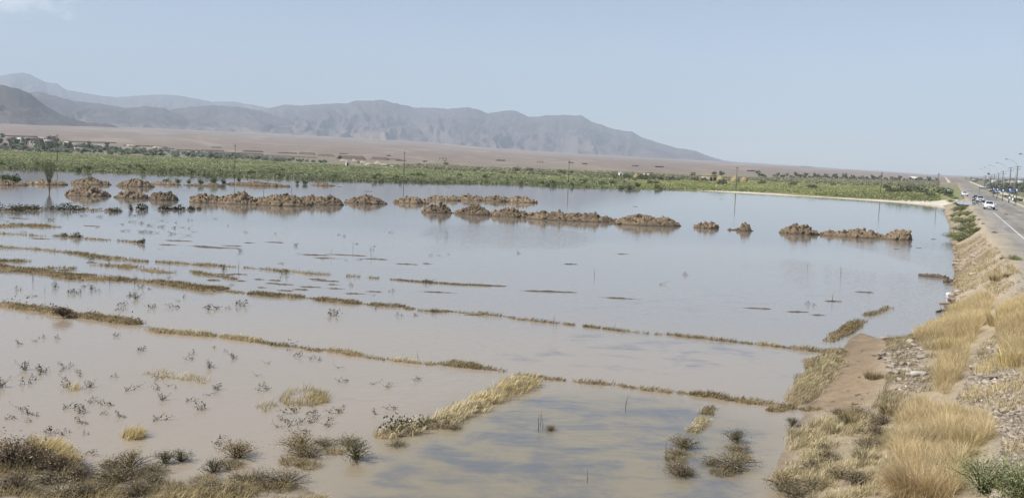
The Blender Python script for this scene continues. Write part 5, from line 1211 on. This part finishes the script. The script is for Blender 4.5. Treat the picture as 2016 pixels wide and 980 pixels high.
for i in range(130):       # scrub and trees right of the road
    D = 430 + 1900 * rng.random() ** 1.5; s = 19 + max(4, .078 * D - 20) * rng.random() ** 1.1
    x, y = road_pt(D, s); lb = 'grey-green scrub tree on the land right of the road'
    if i % 2: ob[i % 3].put((x, y, gxy(x, y) - .1), rng.random() * 6.28, 1.0 + .5 * rng.random() + D * .0003, 'olive scrub bush on the land right of the road', 'bush', 'bushes right of the road')
    else: trees[[0, 1, 3, 3][i % 4]].put((x, y, gxy(x, y) - .1), rng.random() * 6.28, .4 + .35 * rng.random() + D * .00015, lb, 'tree', 'trees right of the road')
for i in range(26):
    D = 205 + 260 * rng.random(); x, y = road_pt(D, 10.3 + 2.2 * rng.random()) if i < 12 else road_pt(D, 17.5 + 6 * rng.random())
    ob[i % 3].put((x, y, gxy(x, y) - .05), rng.random() * 6.28, .3 + .35 * rng.random(), 'low bush on the verge between road and gravel track' if i < 12 else 'low bush on the field side of the gravel track', 'bush', 'bushes along the track')

# ================================================================== BUILDINGS
def house(u, v, wpx, hm, dm, wall, roof, label, doors=1, wins=3, rz=None, parapet=.35, name='house', cat='house', group=None, shed=False):
    p = gp(u, v); D = p[1]; w = wpx / F * math.hypot(p[0], p[1])
    a = -math.atan2(p[0], p[1]) + (rng.normal() * .12 if rz is None else rz)
    e = empty(name, (p[0], p[1], p[2]), a, label, cat, group)
    mb = MB(); mb.box((-w / 2, 0, -.6), (w / 2, dm, hm)); mb.build('wall', M[wall], e)
    mb = MB(); mb.box((-w / 2 - .12, -.12, hm + .003), (w / 2 + .12, dm + .12, hm + parapet)); rf = mb.build('roof', M[roof], e)
    slots = doors + wins; xs = (np.arange(slots) + .5) / max(slots, 1) * w - w / 2
    dk = set(range(0, doors)) if doors else set()
    order = rng.permutation(slots)
    for j in range(slots):
        x = xs[order[j]]
        mb = MB()
        if j in dk: mb.box((x - .5, -.04, -.1), (x + .5, .05, min(2.1, hm * .8))); mb.build('door', M['opening'], e)
        else: mb.box((x - .55, -.04, hm * .38), (x + .55, .05, hm * .74)); mb.build('window', M['opening'], e)
    return e
V_ = 'village house on the left with pale flat roof'
house(41, 279, 10, 3.6, 8, 'wallwhite', 'roofpale', 'bright white village house with a dark door on the left', 1, 1)
house(36, 288, 16, 3.0, 8, 'wallbrown', 'roofpale', 'brown village house below the bright white one')
house(45, 290, 8, 3.2, 7, 'wallwhite', 'roofpale', 'small white hut half hidden by trees, left village', 1, 0)
house(79, 291, 13, 2.6, 7, 'wallwhite', 'roofpale', 'low bright white wall-like house left of the first pole', 0, 2)
house(95, 285, 20, 4.2, 9, 'wallpale', 'roofpale', 'two storey looking pale house just left of the first pole', 1, 4)
house(100, 292, 18, 2.8, 7, 'wallpale', 'roofpale', 'low pale house at the foot of the first pole', 1, 3)
house(88, 277, 18, 3.2, 8, 'wallpale', 'roofpale', 'pale house uphill behind the first pole', 1, 2)
house(62, 277, 20, 3.0, 8, 'wallbrown', 'roofpale', 'brown house uphill in the left village', 1, 2)
house(20, 276, 14, 3.0, 8, 'wallbrown', 'roofpale', 'brown house near the left edge of the village', 1, 1)
house(28, 284, 12, 2.8, 7, 'wallpale', 'roofpale', 'beige house near the left edge of the village', 1, 1)
house(132, 291, 12, 4.6, 8, 'wallwhite', 'roofpale', 'tall white cube house right of the first pole', 0, 2)
house(150, 292, 44, 3.0, 9, 'wallbrown', 'roofpale', 'longest house with a pale roof, right of the tall white cube', 1, 6)
house(182, 293, 28, 2.6, 9, 'wallbrown', 'roofpale', 'long low house with pale roof at the right end of the village', 1, 4)
house(205, 292, 18, 2.4, 8, 'wallpale', 'roofpale', 'last small pale house at the right end of the village', 1, 1)
house(160, 298, 18, 2.2, 6, 'wallpale', 'roofpale', 'low pale shed in front of the longest house', 1, 1)
house(262, 290, 22, 2.0, 8, 'wallpale', 'roofpale', 'low pale building right of the village on the plain', 1, 1)
house(316, 294, 26, 1.9, 8, 'wallpale', 'roofpale', 'low pale building at the foot of the fan', 1, 1)
house(684, 328, 7, 2.2, 3, 'wallwhite', 'roofpale', 'tiny white hut at the edge of the crop below the berms', 1, 0)
house(1222, 347, 9, 1.8, 4, 'wallwhite', 'roofpale', 'small white shed in the scrub right of the third pole', 1, 0)
house(1276, 347, 18, 2.0, 5, 'wallpale', 'thatch', 'low mud hut with thatched roof beside the scrub bushes', 1, 1)
house(1393, 356, 20, 2.2, 6, 'wallpale', 'thatch', 'long mud hut left of the fifth pole', 1, 1)
house(1403, 357, 13, 2.6, 5, 'wallbrown', 'thatch', 'dark open fronted mud hut between the straw stacks', 1, 1)
house(1429, 355, 34, 1.3, 1.0, 'wallbrown', 'wallbrown', 'long brown mud wall right of the straw stacks', 0, 0, parapet=.1, name='mud_wall', cat='wall')
house(1362, 345.5, 11, 2.0, 5, 'wallbrown', 'wallbrown', 'small brown box hut alone at the edge of the plain', 1, 0)
house(1801, 355, 15, 4.0, 12, 'wallwhite', 'roofpale', 'long bright white building behind the tree belt on the right', 1, 4)
house(1828, 357, 22, 2.0, 8, 'wallpale', 'roofpale', 'low sand coloured building right of the bright white one', 1, 2)
for i, (u, v, w, h, lb) in enumerate([(676, 317, 14, 1.5, 'beige rubble wall under the berms, leftmost'), (697, 318, 10, 2.0, 'beige broken wall with a gap, under the berms'), (712, 321, 16, 1.6, 'beige rubble heap wall below the middle berm'), (725, 325, 14, 1.6, 'lower beige rubble wall in front of the others'), (742, 323, 12, 2.2, 'beige ruin with a pointed top, right part of the rubble'), (754, 326, 14, 1.5, 'beige rubble wall at the right end'), (772, 328, 10, 1.0, 'last low beige rubble bit on the right')]):
    p = gp(u, v); L = w / F * p[1]; n = 26; t = np.linspace(-.5, .5, n)
    top = h * (.55 + .6 * np.abs(fbm(t * 6, t * 0, i, 3, 200 + i)) + .2 * np.cos(t * 6)) ; dp = 1.2
    V = np.stack([np.stack([t * L, t * 0 + y0, z], -1) for y0, z in ((0, t * 0 - .4), (.25, top), (dp - .25, top * .95), (dp, t * 0 - .4))], 1)
    mb = MB(); mb.add(V.reshape(-1, 3), grid_faces(n, 4)); tag(mb.build('rubble_wall', M['wallpale'], loc=(p[0], p[1], p[2])), lb, 'ruined wall', 'rubble walls below the berms')
for (u, v, s, lb) in [(1253, 350, 1.5, 'pointed straw stack among the scrub left of the mud huts'), (1377, 357, 1.3, 'dark straw stack left of the long mud hut'), (1418, 358, 2.0, 'tallest straw stack beside the dark mud hut'), (1447, 359, 2.1, 'straw stack at the foot of the fifth pole'), (1465, 359, 1.8, 'straw stack right of the fifth pole'), (1475, 360, .8, 'small straw heap right of the last stack')]:
    p = gp(u, v); mb = MB(); th = np.arange(18) / 18 * 6.283
    prof = [(1.0, -.2), (1.0, .35), (.92, .7), (.68, 1.05), (.36, 1.35), (.06, 1.55)]
    V = np.array([[(r * math.cos(a) * s * (1 + .08 * rng.normal()), r * math.sin(a) * s * (1 + .08 * rng.normal()), z * s) for a in th] for r, z in prof])
    mb.add(V.reshape(-1, 3), grid_faces(6, 18, True), [(5 * 18, 5 * 18 + j, 5 * 18 + j + 1) for j in range(1, 17)])
    tag(mb.build('straw_stack', M['thatch'], loc=(p[0], p[1], p[2])), lb, 'straw stack', 'straw stacks beyond the field')

# ---- bulldozed berms on the plain
def berm(u0, u1, v, hpx, label, slant=.0, grp='dark berms on the plain'):
    a = gp(u0, v - slant / 2); b = gp(u1, v + slant / 2); c = (a + b) / 2; L = np.linalg.norm(b - a); R = np.hypot(*c[:2]); h = hpx / F * R; n = 40
    t = np.linspace(0, 1, n); base = a + (b - a) * t[:, None]; base[:, 2] = ground_z(base[:, 0], base[:, 1])
    dv = np.array([c[0], c[1], 0]) / R; side = h * 1.3
    e = np.clip(np.minimum(t, 1 - t) * L / (h * 1.2), 0, 1); top = h * e * (1 + .16 * fbm(t * L / 12, t * 0, u0, 3, 7))
    V = np.stack([np.concatenate([base - c - dv * side * k1, ], 1) + np.stack([t * 0, t * 0, z], -1) for k1, z in ((1, t * 0 - .5), (.12, top), (-.12, top), (-1, t * 0 - .5))], 1)
    mb = MB(); mb.add(V.reshape(-1, 3), grid_faces(n, 4)); return tag(mb.build('berm', M['berm'], loc=tuple(c)), label, 'earth berm', grp)
for (u0, u1, v, h, lb, sl) in [(660, 722, 314, 7, 'broadest dark earth berm, flat topped, above the rubble walls', 3), (727, 768, 315, 5, 'dark berm right of the broadest one', 2), (587, 622, 304.5, 4.5, 'dark berm above the tree belt, first of a pair', 2), (590, 660, 312, 0.1, '', 0), (624, 660, 308, 4, 'dark berm between the pair and the broadest one', 2), (475, 520, 299.5, 3, 'low dark berm above the second pole', 1.5), (545, 586, 302.5, 2.5, 'low dark berm left of the pair', 1.5), (400, 520, 303, 3, 'long thin dark berm running behind the tree belt', 5), (520, 625, 309.5, 2.5, 'thin dark berm continuing behind the tree belt', 5), (395, 442, 297.5, 2, 'thin dark berm left of the second pole', 1.5), (415, 437, 291, 1.4, 'short dark streak of a berm high on the plain', .5), (760, 790, 314.5, 2, 'thin dark berm tapering away to the right', 1.5), (667, 685, 303.5, 1.5, 'short thin dark berm high above the broadest one', .4), (760, 770, 307.5, 2.2, 'short dark block of a berm left of the third pole', .3), (240, 330, 289, 2, 'thin dark berm behind the right end of the village', 3), (300, 345, 293.5, 2.6, 'short dark berm above the village trees', 2), (345, 400, 297, 2.2, 'dark berm in line behind the village', 2), (0, 75, 269.5, 2, 'long dark berm above the village roofs at the left edge', 2), (85, 112, 273.5, 2, 'dark berm uphill behind the first pole', 1), (130, 230, 281, 1.8, 'thin dark berm above the longest house', 2.5), (976, 995, 316.8, 2, 'thin dark dash of a berm alone on the plain, middle', .3), (1145, 1157, 323.5, 2, 'thin dark dash just right of the fourth pole', .3), (1243, 1258, 327.5, 1.8, 'dark dash on the plain, first of two in line', .3), (1289, 1307, 329.5, 2.2, 'dark dash on the plain, second of two in line', .3), (1470, 1487, 337.5, 2.2, 'dark dash on the plain right of the fifth pole', .4), (1118, 1130, 321, 1.5, 'faint short dash beside the fourth pole', .2), (778, 800, 317, 2.0, 'dark dash below the third pole', .5), (832, 842, 318.6, 2, 'short dark dash right of the third pole', .3)]:
    if lb: berm(u0, u1, v, h, lb, sl)
for (u, v, w, lb) in [(872, 314.5, 14, 'three legged concrete frame on the plain, left of the middle'), (1063, 321, 12, 'three legged concrete frame on the plain left of the fourth pole')]:
    p = gp(u, v); R = np.hypot(p[0], p[1]); L = w / F * R; h = 3.4 / F * R
    e = empty('concrete_frame', tuple(p), -math.atan2(p[0], p[1]), lb, 'concrete frame')
    mb = MB(); mb.box((-L / 2, -.5, h * .75), (L / 2, .5, h)); mb.build('beam', M['berm'], e)
    for x in (-L / 2 + .3, 0, L / 2 - .3):
        mb = MB(); mb.box((x - .35, -.45, -.5), (x + .35, .45, h * .75 - .003)); mb.build('leg', M['berm'], e)

# ================================================================== POLES
def power_pole(u, v_top, D, label, H=None, arm=.9):
    d = ray(u, v_top); d = d / d[1]; x, y = d[0] * D, D; zt = CAMZ + d[2] * D; z0 = max(gxy(x, y), -.4)
    e = empty('power_pole', (x, y, z0), 0, label, 'power pole', 'power poles beyond the flood'); H = zt - z0
    mb = MB(); mb.tube([(0, 0, -.5), (0, 0, H * .5), (0, 0, H)], [.14, .12, .09], 8); mb.build('pole', M['wood'], e)
    mb = MB(); mb.box((-arm / 2, -.15, H - .75), (arm / 2, -.05, H - .60)); ca = mb.build('crossarm', M['wood'], e)
    for q in (-arm / 2 + .12, 0, arm / 2 - .12):
        mb = MB(); zz = H - .595 if q else H + .003; mb.tube([(q, -.1 if q else 0, zz), (q, -.1 if q else 0, zz + .10), (q, -.1 if q else 0, zz + .2)], [.05, .07, .03], 6); mb.build('insulator', M['concrete'], ca)
for (u, vt, lb) in [(112.5, 264, 'first power pole from the left, among the village trees'), (463, 283, 'second power pole from the left, before the dark berms'), (796.5, 298, 'third power pole, in the middle left, mirrored in the flood'), (1121, 314.5, 'fourth power pole, mirrored at the middle of the flood'), (1451.5, 327, 'fifth power pole, rising beside the straw stacks'), (1736.5, 338, 'sixth power pole, before the tree belt on the right'), (1848.5, 340, 'seventh power pole, nearest the road')]:
    power_pole(u, vt, 325 if u < 1800 else 345, lb)
# utility line right of the road
for i, (u, vt, lb) in enumerate([(2004, 326, 'tallest dark utility pole at the far right'), (1990.5, 329, 'second tall utility pole from the right edge, left of the tallest'), (1975.5, 336, 'utility pole over the low rise of scrub'), (1966.5, 340, 'fading utility pole left of the scrub rise'), (1958, 342, 'thin distant utility pole, fifth from the right edge'), (1951, 343.5, 'thin distant utility pole just right of the water tower'), (1940.5, 345, 'farthest short utility pole, left of the water tower')]):
    D = 50540 / (u - 1868.7); d = ray(u, vt); d = d / d[1]; x, y = d[0] * D, D; z0 = gxy(x, y); H = CAMZ + d[2] * D - z0
    e = empty('utility_pole', (x, y, z0), math.atan(-RK), lb, 'utility pole', 'utility poles right of the road')
    mb = MB(); mb.tube([(0, 0, -.5), (0, 0, H * .5), (0, 0, H)], [.26, .22, .16], 8); mb.build('pole', M['wood'], e)
    for zz in (H - .5, H - 1.5):
        mb = MB(); mb.box((-1.3, -.22, zz), (1.3, -.08, zz + .14)); ca = mb.build('crossarm', M['wood'], e)
# street lamps
def street_lamp():
    e = empty('street_lamp'); H = 10.0
    mb = MB(); mb.tube([(0, 0, -.3), (0, 0, 5), (0, 0, H)], [.10, .075, .05], 8); mb.build('pole', M['galv'], e)
    mb = MB(); t = np.linspace(0, 1, 8); pts = np.stack([-2.6 * t, t * 0, H + .02 + 1.0 * np.sin(t * 1.3)], -1); mb.tube(pts, .035, 6); am = mb.build('arm', M['galv'], e)
    mb = MB(); x, z = pts[-1][0], pts[-1][2]; mb.tube([(x + .1, 0, z), (x - .2, 0, z + .04), (x - .55, 0, z + .03), (x - .75, 0, z)], [.06, .13, .12, .05], 8); hd = mb.build('lamp_head', M['galv'], e)
    mb = MB(); mb.tube([(x - .2, 0, z - .09), (x - .5, 0, z - .09)], .055, 6); mb.build('lens', M['lampglass'], hd)
    return proto(e)
sl = street_lamp()
for D, lb in [(214, 'street lamp at the right edge, only its arm reaching into view'), (271, 'street lamp behind the blue diamond sign'), (330, 'street lamp behind the second blue sign'), (395, 'street lamp in the middle of the far row'), (465, 'faint street lamp farther along the row'), (540, 'faintest street lamp at the far end of the row')]:
    x, y = road_pt(D, 12.2); sl.put((x, y, gxy(x, y)), math.atan(-RK) * .0, 1.0, lb, 'street lamp', 'street lamps along the road')

# ---- road signs
def sign(u, v, D, kind, label, s=.95, hpost=2.5):
    s = s * .82
    d = ray(u, v); d = d / d[1]; x = d[0] * D; y = D; zc = CAMZ + d[2] * D; z0 = gxy(x, y)
    e = empty('road_sign', (x, y, z0), -math.atan2(x, y), label, 'road sign', 'road signs along the verge'); h = zc - z0
    mb = MB(); mb.tube([(0, 0, -.3), (0, 0, h + s * .4)], .09, 8); mb.build('post', M['steel'], e)
    mb = MB()
    if kind == 'diamond': pl = [(0, -.62 * s), (.62 * s, 0), (0, .62 * s), (-.62 * s, 0)]
    elif kind == 'round': pl = [(.52 * s * math.cos(a), .52 * s * math.sin(a)) for a in np.arange(20) / 20 * 6.283]
    else: pl = [(-.55 * s, -.6 * s), (.55 * s, -.6 * s), (.55 * s, .6 * s), (-.55 * s, .6 * s)]
    n = len(pl); V = [(a, -.14, h + b) for a, b in pl] + [(a, -.10, h + b) for a, b in pl]
    mb.V.append(np.array(V, float)); mb.C.append(np.ones((2 * n, 3)))
    T = [(0, j, j + 1) for j in range(1, n - 1)] + [(n, n + j + 1, n + j) for j in range(1, n - 1)]
    for j in range(n): T += [(j, (j + 1) % n, n + j), ((j + 1) % n, n + (j + 1) % n, n + j)]
    mb.Ft.append(np.array(T)); mb.n = 2 * n
    pn = mb.build('panel', M['blue' if kind != 'round' else 'galv'], e)
    if kind == 'diamond' or kind == 'square':
        mb = MB(); mb.box((-.10 * s, -.155, h - .30 * s), (.10 * s, -.143, h + .12 * s)); mb.box((-.26 * s, -.155, h + .125 * s), (.26 * s, -.143, h + .28 * s)); mb.build('symbol', M['white'], pn)
for args in [(2002, 374.5, 214, 'diamond', 'blue diamond sign with a white symbol at the right edge', 1.0), (1988.5, 374, 222, 'square', 'square blue sign left of the blue diamond sign', 1.05), (1986.5, 387.5, 220, 'round', 'grey back of a round sign below the square blue sign', 1.1), (1975, 375, 232, 'square', 'blue sign in the middle of the row along the kerb', .95), (1964, 373, 262, 'square', 'fourth blue sign from the right edge', 1.0), (1956.5, 372, 290, 'square', 'small far blue sign at the end of the row', 1.0)]:
    sign(*args)
e0 = gp(1943, 380); D = 330.
d = ray(1943, 370.5); d = d / d[1]; x = d[0] * D; zc = CAMZ + d[2] * D; z0 = gxy(x, D)
e = empty('sign_board', (x, D, z0), -math.atan2(x, D), 'long low blue board on thin posts beyond the track', 'sign board')
mb = MB(); mb.box((-2.4, -.05, zc - z0 - .25), (2.4, .05, zc - z0 + .25)); mb.build('panel', M['blue'], e)
for q in (-2.2, 2.2):
    mb = MB(); mb.tube([(q, .11, -.3), (q, .11, zc - z0 + .3)], .055, 6); mb.build('post', M['steel'], e)
x, y = road_pt(236, 10.1); e = empty('marker_post', (x, y, gxy(x, y)), 0, 'short white marker post at the end of the kerb', 'marker post')
mb = MB(); mb.tube([(0, 0, -.2), (0, 0, .9)], [.14, .13], 10); mb.build('post', M['white'], e)
mb = MB(); mb.tube([(0, 0, .903), (0, 0, 1.0)], [.135, .06], 10); mb.build('cap', M['galv'], e)
# ---- water tower on the skyline
D = 1500.; d = ray(1946.5, 340); d = d / d[1]; x = d[0] * D; zt = CAMZ + d[2] * D; z0 = gxy(x, D); H = zt - z0
e = empty('water_tower', (x, D, z0), 0, 'dark water tower with a round tank on the right skyline', 'water tower')
mb = MB(); mb.tube([(0, 0, -1), (0, 0, H - 3)], [1.1, .9], 10); mb.build('shaft', M['concrete'], e)
mb = MB(); mb.tube([(0, 0, H - 3), (0, 0, H - 2.2), (0, 0, H - .6), (0, 0, H)], [1.0, 2.0, 2.0, .6], 14); mb.build('tank', M['steel'], e)
# ---- houses right of the road
for (u, v, w, h, wl, lb) in [(1992, 362, 13, 3.2, 'wallpale', 'pale flat house behind the signs at the far right'), (2008, 360, 10, 3.0, 'wallwhite', 'white house at the right edge behind the utility poles'), (1978, 363, 8, 2.8, 'wallpale', 'small pale house left of the flat house'), (1957, 359, 8, 3.0, 'wallwhite', 'white hut among scrub below the faded poles'), (1918, 356, 6, 2.6, 'wallpale', 'tiny pale hut near the end of the road')]:
    house(u, v, w, h, 7, wl, 'roofpale', lb, 1, 2)

# ================================================================== CARS
def car(paint, label, loc, rz, wagon=False):
    """saloon 4.4 m long, front towards local -Y"""
    e = empty('car', loc, rz, label, 'car', 'cars on the road')
    # stations along y: (y, half width, sill z, belt z, top z, top half width)
    S = [(-2.20, .62, .32, .52, .60, .50), (-2.08, .76, .24, .62, .70, .62), (-1.70, .82, .22, .68, .78, .70), (-1.00, .84, .22, .72, .86, .74), (-.78, .84, .22, .76, .92, .76),
         (-.10, .85, .22, .88, 1.34, .60), (.20, .85, .22, .90, 1.40, .585), (.80, .85, .22, .90, 1.39, .58), (1.15, .84, .22, .90, 1.33, .58), (1.62, .83, .22, .88, .98, .70), (2.05, .78, .24, .84, .92, .66), (2.18, .66, .34, .70, .80, .56)]
    if wagon: S[8] = (1.25, .84, .22, .90, 1.38, .58); S[9] = (1.85, .82, .22, .90, 1.22, .62)
    rings = []
    for (y, w, zl, zb, zt, wt) in S:
        rings.append([(-w * .9, y, zl), (-w, y, zl + .16), (-w, y, zb - .08), (-w * .975, y, zb), (-wt, y, zt - .06 if zt - zb > .1 else zt - .03), (-wt * .86, y, zt), (wt * .86, y, zt), (wt, y, zt - .06 if zt - zb > .1 else zt - .03), (w * .975, y, zb), (w, y, zb - .08), (w, y, zl + .16), (w * .9, y, zl)])
    V = np.array(rings).reshape(-1, 3); n = len(S); Q = grid_faces(n, 12, True)
    mb = MB(); mb.add(V, Q[:, ::-1], [(0, j, j + 1) for j in range(1, 11)] + [((n - 1) * 12, (n - 1) * 12 + j + 1, (n - 1) * 12 + j) for j in range(1, 11)])
    mb.build('body', M[paint], e)
    R = np.array(rings)
    def pane(name, pts, off):
        pts = np.array(pts, float); c = pts.mean(0); pts = c + (pts - c) * .90
        nrm = np.cross(pts[1] - pts[0], pts[3] - pts[0]); nrm /= np.linalg.norm(nrm)
        if np.dot(nrm, off) < 0: nrm = -nrm
        mb = MB(); mb.add(np.concatenate([pts + nrm * .015, pts - nrm * .02]), [(0, 1, 2, 3), (7, 6, 5, 4), (0, 4, 5, 1), (1, 5, 6, 2), (2, 6, 7, 3), (3, 7, 4, 0)]); mb.build(name, M['glass'], e)
    pane('windscreen', [R[4][5], R[4][6], R[5][6], R[5][5]], (0, -1, .5))
    pane('rear_window', [R[8][5], R[8][6], R[9][6], R[9][5]], (0, 1, .5))
    for sgn, a, b in ((-1, 3, 4), (1, 8, 7)):
        pane('side_window', [R[5][a], R[6][a], R[6][b], R[5][b]], (sgn, 0, .2)); pane('side_window', [R[6][a], R[8][a], R[8][b], R[6][b]], (sgn, 0, .2))
    for x in (-.56, .56):
        mb = MB(); mb.box((x - .18, -2.185, .50), (x + .18, -2.06, .64)); mb.build('headlight', M['lampglass'], e)
        mb = MB(); mb.box((x - .16, 2.06, .62), (x + .16, 2.205, .78)); mb.build('tail_light', M['red'], e)
        mb = MB(); mb.box((x * 1.72 - .10, -.72, .86), (x * 1.72 + .10, -.60, 1.0)); mb.build('mirror', M[paint], e)
    mb = MB(); mb.box((-.36, -2.225, .50), (.36, -2.10, .63)); mb.build('grille', M['black'], e)
    mb = MB(); mb.box((-.78, -2.25, .27), (.78, -2.05, .43)); bp = mb.build('bumper', M['black'], e)
    mb = MB(); mb.box((-.26, -2.262, .30), (.26, -2.253, .40)); mb.build('number_plate', M['white'], bp)
    mb = MB(); mb.box((-.76, 2.05, .32), (.76, 2.24, .50)); mb.build('bumper', M['black'], e)
    for y in (-1.38, 1.30):
        for x in (-.74, .74):
            mb = MB(); mb.tube([(x - .10, y, .30), (x - .095, y, .30), (x + .095, y, .30), (x + .10, y, .30)], [.26, .30, .30, .26], 16); wh = mb.build('wheel', M['rubber'], e)
            q = x + (.11 if x > 0 else -.11); mb = MB(); mb.tube([(q - .012, y, .30), (q + .012, y, .30)], .19, 12); mb.build('rim', M['galv'], wh)
    return e
def place_car(paint, u, v, label, rot=0.0, wagon=False):
    p = P(u, v, 2.04); car(paint, label, (p[0], p[1], 2.042), math.atan(-RK), wagon)
place_car('carwhite', 1947, 412.0, 'nearest white saloon coming towards the camera on the road', .30)
place_car('carsilver', 1929.5, 398.0, 'silver estate behind the nearest white saloon', .28, True)
place_car('cardark', 1922.2, 396.3, 'dark blue saloon half hidden by the silver estate', .25)
place_car('carwhite', 1899, 386.4, 'white saloon farther off, alone in the middle of the road', .3)
place_car('carsilver', 1866.5, 377.6, 'farthest small pale car at the left edge of the road', .3)

# ================================================================== SKY, SUN, HAZE, CAMERA
SUN_EL, SUN_AZ = 46.0, -112.0        # degrees above the horizon; azimuth from +Y, clockwise
w = bpy.data.worlds.new('World'); scene.world = w; w.use_nodes = True
nt = w.node_tree; nt.nodes.clear()
wo = nt.nodes.new('ShaderNodeOutputWorld'); bg = nt.nodes.new('ShaderNodeBackground'); bg.inputs['Strength'].default_value = .082
sky = nt.nodes.new('ShaderNodeTexSky'); sky.sky_type = 'NISHITA'; sky.sun_disc = False
sky.sun_elevation = math.radians(SUN_EL); sky.sun_rotation = math.radians(SUN_AZ % 360)
sky.altitude = 900; sky.air_density = 1.0; sky.dust_density = .7; sky.ozone_density = 1.9
# one wisp of cloud high on the left
tc = nt.nodes.new('ShaderNodeTexCoord')
cdir = ray(38, 2); cdir = cdir / np.linalg.norm(cdir)
def vm(op, a=None, b=None):
    n = nt.nodes.new('ShaderNodeVectorMath'); n.operation = op
    for i, x in enumerate((a, b)):
        if x is None: continue
        if isinstance(x, (tuple, list, np.ndarray)): n.inputs[i].default_value = tuple(x)
        else: nt.links.new(x, n.inputs[i])
    return n
rel = vm('SUBTRACT', tc.outputs['Generated'], tuple(cdir))
sc_ = vm('MULTIPLY', rel.outputs[0], (18.0, 18.0, 62.0)); ln = vm('LENGTH', sc_.outputs[0])
cn = nt.nodes.new('ShaderNodeTexNoise'); cn.inputs['Scale'].default_value = 46; cn.inputs['Detail'].default_value = 6; cn.inputs['Roughness'].default_value = .55
cm = vm('MULTIPLY', tc.outputs['Generated'], (1, 1, 2.0)); nt.links.new(cm.outputs[0], cn.inputs['Vector'])
sub = nt.nodes.new('ShaderNodeMath'); sub.operation = 'MULTIPLY_ADD'; sub.inputs[1].default_value = -.42
nt.links.new(ln.outputs['Value'], sub.inputs[0]); nt.links.new(cn.outputs['Fac'], sub.inputs[2])
cr = nt.nodes.new('ShaderNodeMapRange'); cr.interpolation_type = 'SMOOTHSTEP'; cr.inputs[1].default_value = .12; cr.inputs[2].default_value = .52; cr.inputs[4].default_value = .75
nt.links.new(sub.outputs[0], cr.inputs[0])
cx_ = nt.nodes.new('ShaderNodeMix'); cx_.data_type = 'RGBA'; cx_.inputs[7].default_value = (10.5, 10.8, 11.0, 1)
nt.links.new(cr.outputs[0], cx_.inputs[0]); nt.links.new(sky.outputs[0], cx_.inputs[6])
nt.links.new(cx_.outputs[2], bg.inputs['Color']); nt.links.new(bg.outputs[0], wo.inputs[0])

sun = bpy.data.lights.new('sun', 'SUN'); sun.energy = 4.8; sun.angle = math.radians(.8); sun.color = (1.0, .95, .87)
so = bpy.data.objects.new('sun', sun); COL.objects.link(so)
sd = Vector((math.sin(math.radians(SUN_AZ)) * math.cos(math.radians(SUN_EL)), math.cos(math.radians(SUN_AZ)) * math.cos(math.radians(SUN_EL)), math.sin(math.radians(SUN_EL))))
so.rotation_euler = (-sd).to_track_quat('-Z', 'Y').to_euler(); so.location = (0, 0, 50)

hm, nt, out = new_mat('haze')
pv = N(nt, 'ShaderNodeVolumePrincipled'); pv.inputs['Color'].default_value = (.74, .86, 1.0, 1); pv.inputs['Density'].default_value = .95e-4; pv.inputs['Anisotropy'].default_value = .0
nt.links.new(pv.outputs[0], out.inputs['Volume'])
mb = MB(); mb.box((-18500, -18000, -3.0), (19000, 18300, 1900)); hz = mb.build('haze', hm); tag(hz, 'thin dusty haze over the whole plain', 'haze', kind='stuff')

cam = bpy.data.cameras.new('camera'); co = bpy.data.objects.new('camera', cam); COL.objects.link(co)
cam.sensor_fit = 'HORIZONTAL'; cam.sensor_width = 36; cam.lens = 36 * F / 2016; cam.clip_start = .1; cam.clip_end = 60000
from mathutils import Matrix
co.matrix_world = Matrix(((_r[0], _u[0], -_f[0], 0), (_r[1], _u[1], -_f[1], 0), (_r[2], _u[2], -_f[2], CAMZ), (0, 0, 0, 1)))
scene.camera = co
vs = scene.view_settings; vs.view_transform = 'Standard'; vs.look = 'None'; vs.gamma = 1; vs.use_curve_mapping = False; vs.exposure = 0.42
scene.cycles.max_bounces = 6; scene.cycles.diffuse_bounces = 2; scene.cycles.glossy_bounces = 3; scene.cycles.transmission_bounces = 3; scene.cycles.volume_bounces = 1; scene.cycles.transparent_max_bounces = 8
scene.cycles.use_denoising = True

for p_ in PROTOS:           # a pattern never placed would stand at the origin
    if not p_.used:
        for c in list(p_.o.children_recursive) + [p_.o]: bpy.data.objects.remove(c)
